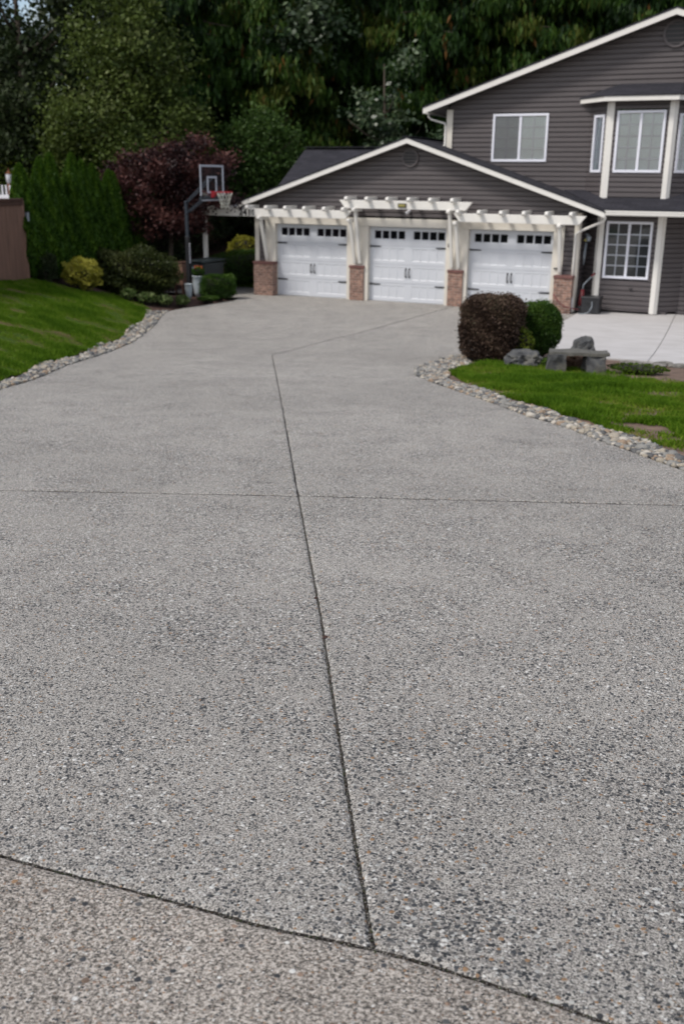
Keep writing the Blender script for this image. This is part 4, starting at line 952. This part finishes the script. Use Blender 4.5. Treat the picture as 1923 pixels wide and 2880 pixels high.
for k, (x, y) in enumerate(BACK):
    o = broadleaf('forest_tree', x, y, [((0, 0, 7.5), (4.4, 3.2, 6.5), 1)] if k else [((0, 0, 4.6), (4.6, 3.2, 4.6), .9)], 14, .3, 'leaf_dark', ['%s dark tree in the deep forest row, %s' % a for a in [('low', 'below the blue sky gap'),
        ('leftmost', 'beyond the lantern post'), ('second', 'left of the olive green tree'), ('third', 'behind the olive green tree'), ('fourth', 'behind the purple maple'),
        ('fifth', 'behind the rear garage roof'), ('sixth', 'behind the garage peak'), ('seventh', 'behind the main roof eave'), ('eighth', 'behind the main roof slope'), ('ninth', 'at the right edge')]][k], seed=80+k, size=.30, n=260, per=80, rad=.75, base=.3, group='deep forest row behind the house')
broadleaf('maple_tree', -13.2, 4.4, [((0, 0, 4.6), (3.0, 2.6, 3.6), .8), ((-2.8, 0, 9.6), (1.8, 1.9, 2.8), .32), ((2.1, .6, 9.4), (1.1, 1.4, 3.0), .22), ((.6, .8, 11.4), (1.0, 1.2, .8), .05)], 12, .26, 'leaf_dark', 'dark leafy tree at top left with blue sky showing through', seed=5, size=.2, n=320, per=75, rad=.5, base=.5, reach=3.2)
broadleaf('alder_tree', -7.9, 3.4, [((0, 0, 4.4), (3.1, 2.4, 2.3), .7), ((.3, 0, 7.0), (2.1, 1.8, 1.7), .35), ((.2, 0, 8.7), (1.0, 1.0, 1.2), .12)], 9.2, .16, 'leaf_alder', 'olive green broadleaf tree left of centre behind the hedge', seed=6, size=.14, n=150, per=190, rad=.36, base=.34, spread=.22, tip=.012, reach=3)
broadleaf('maple_tree', -6.2, 12.2, [((0, 0, 12), (2.9, 2.4, 3.0), .7), ((1.2, 0, 7.5), (2.0, 1.8, 1.4), .25)], 14, .25, 'leaf_maple_green', 'bigleaf maple with pale blue green leaves at top centre', seed=7, size=.24, n=120, per=75, rad=.38, base=.42, spread=.32, tip=.05)
broadleaf('maple_tree', -1.2, 11.2, [((-.3, 0, 6.0), (1.3, 1.2, .9), .5), ((.4, 0, 4.8), (1.2, 1.2, 1.0), .5), ((.9, 0, 7.6), (.6, .6, .6), .12)], 9, .15, 'leaf_maple_green', 'small maple with silvery green leaves above the garage roof', seed=8, size=.20, n=40, per=42, rad=.28, base=.45, spread=.35, tip=.07)
broadleaf('understory_tree', -4.3, 6.6, [((0, 0, 2.9), (1.7, 1.5, 1.9), 1)], 4.6, .1, 'leaf_fresh', 'round green bushy tree between basketball hoop and garage roof', seed=9, size=.13, n=130, per=90, rad=.32, base=.3, spread=.16)
broadleaf('understory_tree', -10.2, 3.4, [((0, 0, 2.7), (1.9, 1.5, 1.9), 1)], 4.6, .1, 'leaf_bright', 'yellow green bush behind the arborvitae hedge', seed=10, size=.13, n=110, per=90, rad=.35, base=.25, spread=.2)
broadleaf('understory_tree', -14.0, 2.6, [((0, 0, 2.2), (2.2, 1.6, 1.8), 1)], 4.4, .1, 'leaf_bright', 'yellow green bush beside the lantern post at far left', seed=12, size=.13, n=110, per=90, rad=.35, base=.45, spread=.25)
broadleaf('fern_tree', 2.6, 9.6, [((0, 0, 4.3), (1.3, 1.1, .9), 1)], 4.9, .1, 'leaf_maple_green', 'green shrub between garage roof and upper storey wall', seed=13, size=.3, n=40, per=50, rad=.3, base=.35, aspect=.3, droop=.5)
# purple japanese maple
broadleaf('japanese_maple', -3.4, -.8, [((-.55, 0, 3.3), (1.75, 1.35, .85), .55), ((.85, .1, 3.75), (1.25, 1.1, .75), .3), ((-.1, -.1, 2.2), (1.25, 1.1, .5), .18), ((1.5, .1, 2.95), (.95, .8, .75), .2), ((.95, -.3, 2.15), (.70, .35, .28), .06)], 4.2, .09, 'leaf_purple', 'purple leaved japanese maple behind the basketball hoop', seed=14, size=.088, n=170, per=165, rad=.18, base=.42, spread=.3, droop=.4, reach=1.6, aspect=.8)
# arborvitae hedge
def arborvitae(x, y, h, r, seed, label):
    rng = np.random.default_rng(seed); z = T(x, y); o = empty('arborvitae', (x, y, z)); tag(o, label, 'hedge shrub', 'arborvitae columns of the tall hedge')
    n = 21000; t = rng.random(n)**.8; prof = np.minimum(1, (1-t)**.62*1.25)*(.82+.18*np.minimum(t*8, 1)); a = rng.uniform(0, 6.28, n)
    lump = 1+.12*np.sin(a*3+t*9+seed)+.09*np.sin(a*7-t*21+seed*2); rr = r*prof*lump*(1-.28*rng.random(n)**1.5)
    C = np.stack([np.cos(a)*rr, np.sin(a)*rr, .02+t*h], 1); V = leaves(C, .115, .42, updir=(0, 0, .9), rnd=.9, rng=rng)
    # leaning tips outward
    lf = np.clip(.30+.22*np.sin(a*5+t*14+seed)+.14*rng.normal(size=n)+.15*t, 0, 1); fast_mesh('foliage', V, None, 4, 'leaf_arb', o, leaf=lf)  # tone rises towards the top of the column
    s = MB(); s.tube([(0, 0, -.2), (0, 0, h*.35), (0, 0, h*.9)], [.07, r*.55, .02], 9); s.build('trunk', 'core_dark', o); return o  # trunk bulges mid-height into a dark core
hl_ = [(-3.05, -7.35, 2.35), (-3.55, -6.9, 2.55), (-3.45, -6.15, 2.75), (-3.75, -5.45, 3.05), (-3.7, -4.75, 3.1), (-3.95, -4.05, 3.25), (-3.95, -3.3, 3.3), (-4.25, -2.55, 3.2), (-4.3, -1.8, 3.0)]
hl_ = [(-3.75, -6.85, 2.75), (-3.72, -6.2, 3.0), (-3.78, -5.5, 3.15), (-3.85, -4.8, 3.35), (-3.95, -4.1, 3.45), (-4.1, -3.4, 3.5), (-4.25, -2.7, 3.5), (-4.4, -2.0, 3.4), (-4.55, -1.3, 3.2)]
ordn = ['nearest the brown fence', 'second from the brown fence', 'third from the brown fence', 'fourth from the brown fence', 'in the middle of the hedge', 'fourth from the purple maple end', 'third from the purple maple end', 'second from the purple maple end', 'at the purple maple end']
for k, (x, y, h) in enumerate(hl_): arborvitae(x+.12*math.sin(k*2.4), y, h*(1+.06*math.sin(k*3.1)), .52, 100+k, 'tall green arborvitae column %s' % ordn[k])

def shrub(name, x, y, rx, ry, h, mat, label, seed, size=.05, n=9000, p=2.0, cat='shrub', base=.4, spread=.15, z=None, lift=.04, rz=0, core='core_dark', group=None, loose=0.0, thin=0, rot_out=1.0):
    """clipped or loose shrub: leaves over a superellipsoid, twigs and an added dark core inside"""
    rng = np.random.default_rng(seed); z = T(x, y) if z is None else z; o = empty(name, (x, y, z), rz); tag(o, label, cat, group)
    d = unit(rng.normal(size=(n, 3))); q = (np.abs(d)**p).sum(1)**(1/p); S = d/q[:, None]
    dep = 1-.22*rng.random(n)**1.3; ph = seed*1.7
    lump = 1+(.05+loose)*np.sin(S[:, 0]*5+ph)*np.sin(S[:, 1]*6+ph*2)+(.03+loose*.7)*np.sin(S[:, 2]*9+S[:, 0]*7+ph)
    dep = np.where(rng.random(n) < .035, 1+.09*rng.random(n), dep); C = S*(dep*lump)[:, None]*np.array([rx, ry, h/2])+np.array([0, 0, h/2+lift])
    if thin: m = (rng.random(n) < 1-thin*np.clip(.45-C[:, 2]/h, 0, 1)*2.2); C = C[m]; S = S[m]; n = len(C)
    V = leaves(C, size, .6, outw=S*rot_out, rng=rng); lf = np.clip(base+spread*np.sin(S[:, 0]*4+S[:, 2]*5+ph)+.15*rng.normal(size=n)+.12*S[:, 2], 0, 1)  # tone rises towards the top of the shrub
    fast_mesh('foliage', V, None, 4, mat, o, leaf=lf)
    s = MB(); m = 140
    for k in range(m):
        e = unit(rng.normal(size=(1, 3)))[0]; e = e/((np.abs(e)**p).sum()**(1/p)); e = e*np.array([rx, ry, h/2])*.82+np.array([0, 0, h/2+lift]); e[2] = max(e[2], .03)
        b = (rng.normal()*.05, rng.normal()*.05, -.05); mid = (e[0]*.6+rng.normal()*.03, e[1]*.6+rng.normal()*.03, e[2]*.35); s.tube([b, mid, tuple(e)], [.014, .008, .003], 4, cap=False)
    s.build('stems', 'twig', o)
    s = MB(); K = .74; prof = [(math.sin(math.pi*i/10)**(2/p)*1.0, -math.cos(math.pi*i/10)) for i in range(11)]
    s.lathe([(max(.001, a), (abs(b)**(2/p))*(1 if b > 0 else -1)) for a, b in prof], n=16); s.v = [(v[0]*rx*K, v[1]*ry*K, v[2]*h/2*K+h/2+lift) for v in s.v]
    s.build('dark_core', core, o); return o  # solid dark core added to stop light leaking through the leaves
shrub('barberry_shrub', 9.64, -9.72, .54, .52, 1.14, 'leaf_barberry', 'large clipped purple brown shrub at the tip of the island', 201, .040, 44000, 5, base=.42, thin=.55)
shrub('boxwood_shrub', 10.30, -8.82, .44, .44, 1.04, 'leaf_box', 'clipped round dark green shrub behind the purple brown shrub', 202, .032, 28000, 2.2, base=.45, thin=.45)
shrub('young_conifer', 10.25, -9.75, .20, .2, .55, 'leaf_bright', 'small yellow green sapling between the two clipped shrubs', 203, .06, 900, 2, base=.8, loose=.1)
shrub('euonymus_shrub', -2.55, -6.15, .47, .42, .78, 'leaf_gold', 'yellow green variegated shrub at the edge of the sloping lawn', 204, .06, 5200, 2.1, base=.4, spread=.3, loose=.14)
shrub('dark_shrub', -3.2, -6.75, .24, .24, .70, 'leaf_dark', 'small dark green shrub between fence and yellow variegated shrub', 205, .05, 3500, 2.6, base=.5)
shrub('weeping_shrub', -2.35, -4.15, 1.30, .90, 1.24, 'leaf_olive', 'wide drooping olive green shrub below the purple maple', 206, .075, 21000, 2.1, base=.5, spread=.28, loose=.11)
shrub('clipped_hedge', -.98, -1.98, .52, .34, .66, 'leaf_box', 'low clipped box hedge beside the white pots', 207, .04, 12000, 5, cat='hedge', rz=R(45), base=.45)
shrub('clipped_hedge', -2.3, 2.2, .8, 1.7, .95, 'leaf_box', 'darker clipped hedge along the garage wall behind the bin', 208, .05, 14000, 4, cat='hedge', base=.45)
shrub('golden_shrub', -3.25, 3.6, .55, .5, .95, 'leaf_gold', 'bright yellow shrub behind the arbor left of the garage', 209, .07, 3600, 2.2, base=.15, spread=.3, loose=.08)
for k, (x, y, rr, h, lb) in enumerate([(-5.2, .4, 1.2, 2.2, 'dark evergreen shrub in the shade left of the arbor post'), (-6.6, 4.6, 1.8, 2.6, 'dark evergreen shrub behind the waste bin'), (-5.3, 7.4, 1.5, 1.8, 'dark low shrub on the bank behind the yellow shrub'), (-6.4, -.6, 1.5, 2.6, 'dark evergreen shrub behind the purple maple')]):
    shrub('evergreen_shrub', x, y, rr, rr, h, 'leaf_dark', lb, 220+k, .10, 9000, 2.3, loose=.1, base=.4)
# low perennials
for k, (x, y, s_, lb) in enumerate([(-1.55, -4.75, .26, 'pale variegated low plant at the foot of the drooping shrub'), (-1.25, -4.35, .22, 'second pale leafy plant nearer the pots'), (-.95, -3.9, .18, 'small grey green plant at the driveway edge'), (-1.9, -5.1, .2, 'pale low plant at the corner of the sloping lawn')]):
    shrub('hosta_plant', x, y, s_, s_, .26, 'leaf_pale', lb, 230+k, .09, 420, 2, cat='plant', base=.35, spread=.3, group='pale low plants')
shrub('groundcover_plant', -.82, -2.75, .34, .2, .14, 'leaf_box', 'low green mat of plants in front of the clipped hedge', 240, .04, 1800, 2, cat='plant', rz=R(60), base=.6)
# pots, bin, box
def pot(x, y, r, h, label):
    o = empty('planter_pot', (x, y, T(x, y))); tag(o, label, 'plant pot')
    s = MB(); s.lathe([(0, 0), (r*.62, 0), (r*.8, h*.25), (r, h*.7), (r*1.02, h*.96), (r*1.06, h*.97), (r*1.06, h), (r*.92, h), (r*.9, h*.9), (0, h*.9)], n=24); s.build('vessel', 'pot_white', o)
    s = MB(); s.lathe([(r*.92, h*.93), (0, h*.95)], n=16); s.build('soil', 'soil', o); return o
pot(-1.48, -2.20, .18, .62, 'tall white ceramic pot beside the clipped hedge'); pot(-1.50, -2.72, .11, .42, 'small white pot left of the tall white pot')
shrub('flowering_plant', -1.48, -2.20, .19, .19, .26, 'leaf_box', 'green leafy flowers growing in the tall white pot', 250, .05, 700, 2, cat='plant', z=T(-1.48, -2.2)+.58)
fl = [ch for ch in bpy.data.objects if ch.name.startswith('flowering_plant')][0]
s = MB(); r_ = random.Random(3)
for k in range(12): a = r_.uniform(0, 6.28); q = r_.uniform(0, .14); s.lathe([(0, 0), (.022, .012), (.026, .026), (0, .03)], (math.cos(a)*q, math.sin(a)*q, .27+r_.uniform(-.04, .04)), 7)
s.build('flower', 'flower', fl)
bn = empty('wheelie_bin', (-1.9, -1.05, T(-1.9, -1.05)), R(-18)); tag(bn, 'dark wheeled waste bin behind the clipped hedge', 'waste bin')
s = MB(); s.prism([(-.29, -.30, 0), (.29, -.30, 0), (.29, .30, 0), (-.29, .30, 0)], (0, 0, .01)); s.v[4:] = [(-.37, -.40, .98), (.37, -.40, .98), (.37, .38, .98), (-.37, .38, .98)]; s.build('body', 'bin_green', bn, .02)
s = MB(); s.prism([(-.40, -.44, .985), (.40, -.44, .985), (.40, .42, 1.03), (-.40, .42, 1.03)], (0, 0, .05)); s.build('lid', 'bin_green', bn, .02)
s = MB(); s.tube([(-.36, .44, .96), (.36, .44, .96)], .02, 8); s.build('handle', 'black_plastic', bn)
for sg in (-1, 1): s = MB(); s.tube([(sg*.30, .3, .12), (sg*.36, .3, .12)], .12, 16); s.build('wheel', 'black_plastic', bn)
s = MB(); s.quad((-.24, -.3888, .62), (.02, -.3888, .62), (.02, -.4055, .86), (-.24, -.4055, .86)); 
s = MB()
for a, b, c, d_ in ((-.22, .06, .76, .84), (-.20, .05, .66, .735), (-.25, .08, .56, .60)): s.quad((a, -.305-.1*c, c), (b, -.305-.1*c, c), (b, -.305-.1*d_, d_), (a, -.305-.1*d_, d_))
s.build('lettering', 'label_white', bn)
s = MB(); s.lathe([(0, 0), (.04, .01), (0, .02)], (0, 0, 0), 10); o = s.build('badge', 'white_plastic', bn); o.rotation_euler = (R(90), 0, 0); o.location = (.26, -.365, .52)
bx_ = empty('wooden_box', (-2.55, -1.35, T(-2.55, -1.35)), R(-20)); tag(bx_, 'small brown wooden box left of the waste bin', 'box')
s = MB(); s.box(-.2, .2, -.2, .2, .3, .95); s.build('body', 'fence_wood', bx_, .01); s = MB(); s.box(-.23, .23, -.23, .23, .95, .98); s.build('lid', 'fence_cap', bx_, .01)
for a in (-.2, .15):
    for b in (-.2, .15): s = MB(); s.box(a, a+.05, b, b+.05, 0, .3); s.build('leg', 'fence_cap', bx_)

# ---------------------------------------------------------------- boulders, stone bench, flagstones
def rock(name, x, y, sx, sy, sz, seed, label, mat='boulder', sink=.25, rz=0, cat='rock', rough=.3, group=None, z=None):
    bm = bmesh.new(); bmesh.ops.create_icosphere(bm, subdivisions=4, radius=1); of = Vector((seed*3.1, seed*1.7, 0))
    for v in bm.verts:
        p = v.co.copy(); q = Vector([abs(c)**.75*(1 if c > 0 else -1) for c in p]); n1 = noise.noise(p*1.1+of); n2 = noise.noise(p*2.7+of); n3 = noise.noise(p*7+of)
        cr_ = 1-abs(noise.noise(p*1.8+of*2)); v.co = q*(1+rough*n1+rough*.45*n2+.04*n3-.18*(cr_ > .93))
        v.co.x *= sx; v.co.y *= sy; v.co.z *= sz
    for f in bm.faces: f.smooth = False
    me = bpy.data.meshes.new(name); bm.to_mesh(me); bm.free(); me.materials.append(MAT[mat]); o = bpy.data.objects.new(name, me); COL.objects.link(o)
    o.location = (x, y, (T(x, y) if z is None else z)+sz*(1-sink*2)*.6); o.rotation_euler = (0, 0, rz); tag(o, label, cat, group); return o
rock('boulder', 10.50, -10.60, .34, .28, .21, 3, 'grey boulder on the lawn left of the stone bench', rz=.35)
rock('boulder', 11.35, -10.55, .26, .24, .22, 8, 'brown rough boulder under the stone bench slab', mat='rusty_rock', rz=.9)
rock('boulder', 11.35, -9.75, .22, .19, .34, 12, 'pointed brown grey boulder standing behind the stone bench', rz=.3, mat='boulder', rough=.4)
be = empty('stone_bench', (11.52, -11.05, T(11.52, -11.05)), R(14)); tag(be, 'low weathered stone slab bench on two block legs', 'bench')
def block(name, x, y, sx, sy, z0, z1, seed, mat='bench_stone'):
    bm = bmesh.new(); bmesh.ops.create_cube(bm, size=2); bmesh.ops.subdivide_edges(bm, edges=bm.edges, cuts=7, use_grid_fill=True)
    for v in bm.verts:
        v.co.x *= sx; v.co.y *= sy; v.co.z = (v.co.z+1)/2*(z1-z0)+z0; nn = (noise.noise_vector(v.co*6+Vector((seed, 0, 0)))*.022+noise.noise_vector(v.co*2.6+Vector((seed, 9, 0)))*.045)*(1 if seed == 1 else 2.0); v.co += Vector((nn.x, nn.y, nn.z*.45))
    me = bpy.data.meshes.new(name); bm.to_mesh(me); bm.free(); me.materials.append(MAT[mat]); o = bpy.data.objects.new(name, me); COL.objects.link(o); o.parent = be; o.location = (x, y, 0); return o
block('seat', 0, .03, .49, .22, .285, .335, 1); block('leg', -.34, -.05, .13, .15, -.08, .29, 2, 'boulder'); block('leg', .29, -.05, .18, .15, -.1, .29, 3, 'boulder')
for k, (x, y, a, b, lb) in enumerate([(12.15, -9.15, .22, .12, 'flat grey flagstone nearest the stone bench'), (12.55, -9.45, .24, .13, 'flagstone in the bare soil beyond the island lawn'), (13.0, -9.3, .22, .14, 'pale flagstone right of the other slabs'), (12.65, -9.05, .26, .09, 'narrow flagstone along the patio edge'), (11.75, -10.45, .22, .06, 'thin stone splinter lying in front of the bench')]):
    rock('flagstone', x, y, a, b, .035, 60+k, lb, 'flagstone', .1, rz=.3*k, cat='paving stone', rough=.15)
rock('boulder', 13.9, -9.6, .22, .2, .12, 31, 'low tan stone in the soil at the right edge', rz=.3)
shrub('grass_tuft', 10.95, -10.62, .13, .1, .12, 'leaf_box', 'small green tuft in front of the grey boulder', 270, .06, 300, 2, cat='plant', base=.8)
shrub('leafy_sapling', 12.5, -10.9, .5, .35, .10, 'leaf_bright', 'patch of low yellow green weeds in the island lawn', 271, .05, 700, 2, cat='plant', base=.3)

# leaf litter in the joint and on the soil
lt = [(13.03, -24.08, .02, 'dark red fallen leaf lodged in the driveway joint'), (12.75, -23.6, .012, 'small brown leaf scrap in the driveway joint')]
for x, y, sz_, lb in lt:
    s = MB(); z = float(gz(x, y)); s.quad((x-.008, y-sz_, z-.004), (x+.010, y-sz_*.4, z+.005), (x+.006, y+sz_, z-.002), (x-.009, y+sz_*.3, z+.006)); o = s.build('fallen_leaf', 'fence_cap'); tag(o, lb, 'leaf')

# ---------------------------------------------------------------- things in the corner by the garage
st = empty('storage_box', (9.62, -.02, .012), R(0)); tag(st, 'black plastic box with cable standing below the bay corner post', 'box')
s = MB(); s.box(-.24, .24, -.22, .2, 0, .40); s.build('body', 'black_plastic', st, .02); s = MB(); s.box(-.26, .26, -.24, .22, .40, .46); s.build('lid', 'black_plastic', st, .015); s = MB(); s.box(-.14, .14, -.235, -.222, .26, .33); s.build('handle', 'black_iron', st)
s = MB(); s.tube([(.05, -.24, .34), (.07, -.30, .2), (.0, -.36, .06), (-.12, -.40, .02), (-.25, -.38, .02)], .012, 7); s.build('cable', 'grey_metal', st)
pw = empty('pressure_washer', (9.34, -.02, .012)); tag(pw, 'red and grey hand cart leaning beside the white downspout', 'hand cart')
s = MB(); s.tube([(-.02, 0, .1), (0, 0, .35), (.0, .02, .62)], [.07, .08, .05], 10); s.build('body', 'red_plastic', pw); s = MB(); s.tube([(0, 0, .55), (.02, .02, .75), (.22, .15, 1.0)], .016, 7); s.build('handle_bar', 'grey_metal', pw)
s = MB(); s.tube([(.19, .13, .97), (.27, .18, 1.05)], .026, 8); s.build('grip', 'red_plastic', pw)
for sg in (-1, 1): s = MB(); s.tube([(0, sg*.1-.02, .1), (0, sg*.1+.02, .1)], .10, 14); s.build('wheel', 'black_plastic', pw)
s = MB(); s.tube([(8.66, -.47, .52), (8.75, -.50, .42), (8.86, -.50, .28), (9.0, -.48, .2), (9.16, -.44, .17), (9.3, -.3, .12), (9.34, -.1, .12)], .014, 7); tag(s.build('garden_hose', 'hose'), 'dark red hose drooping in front of the right brick pillar', 'hose')
print('scene built', len(bpy.data.objects))
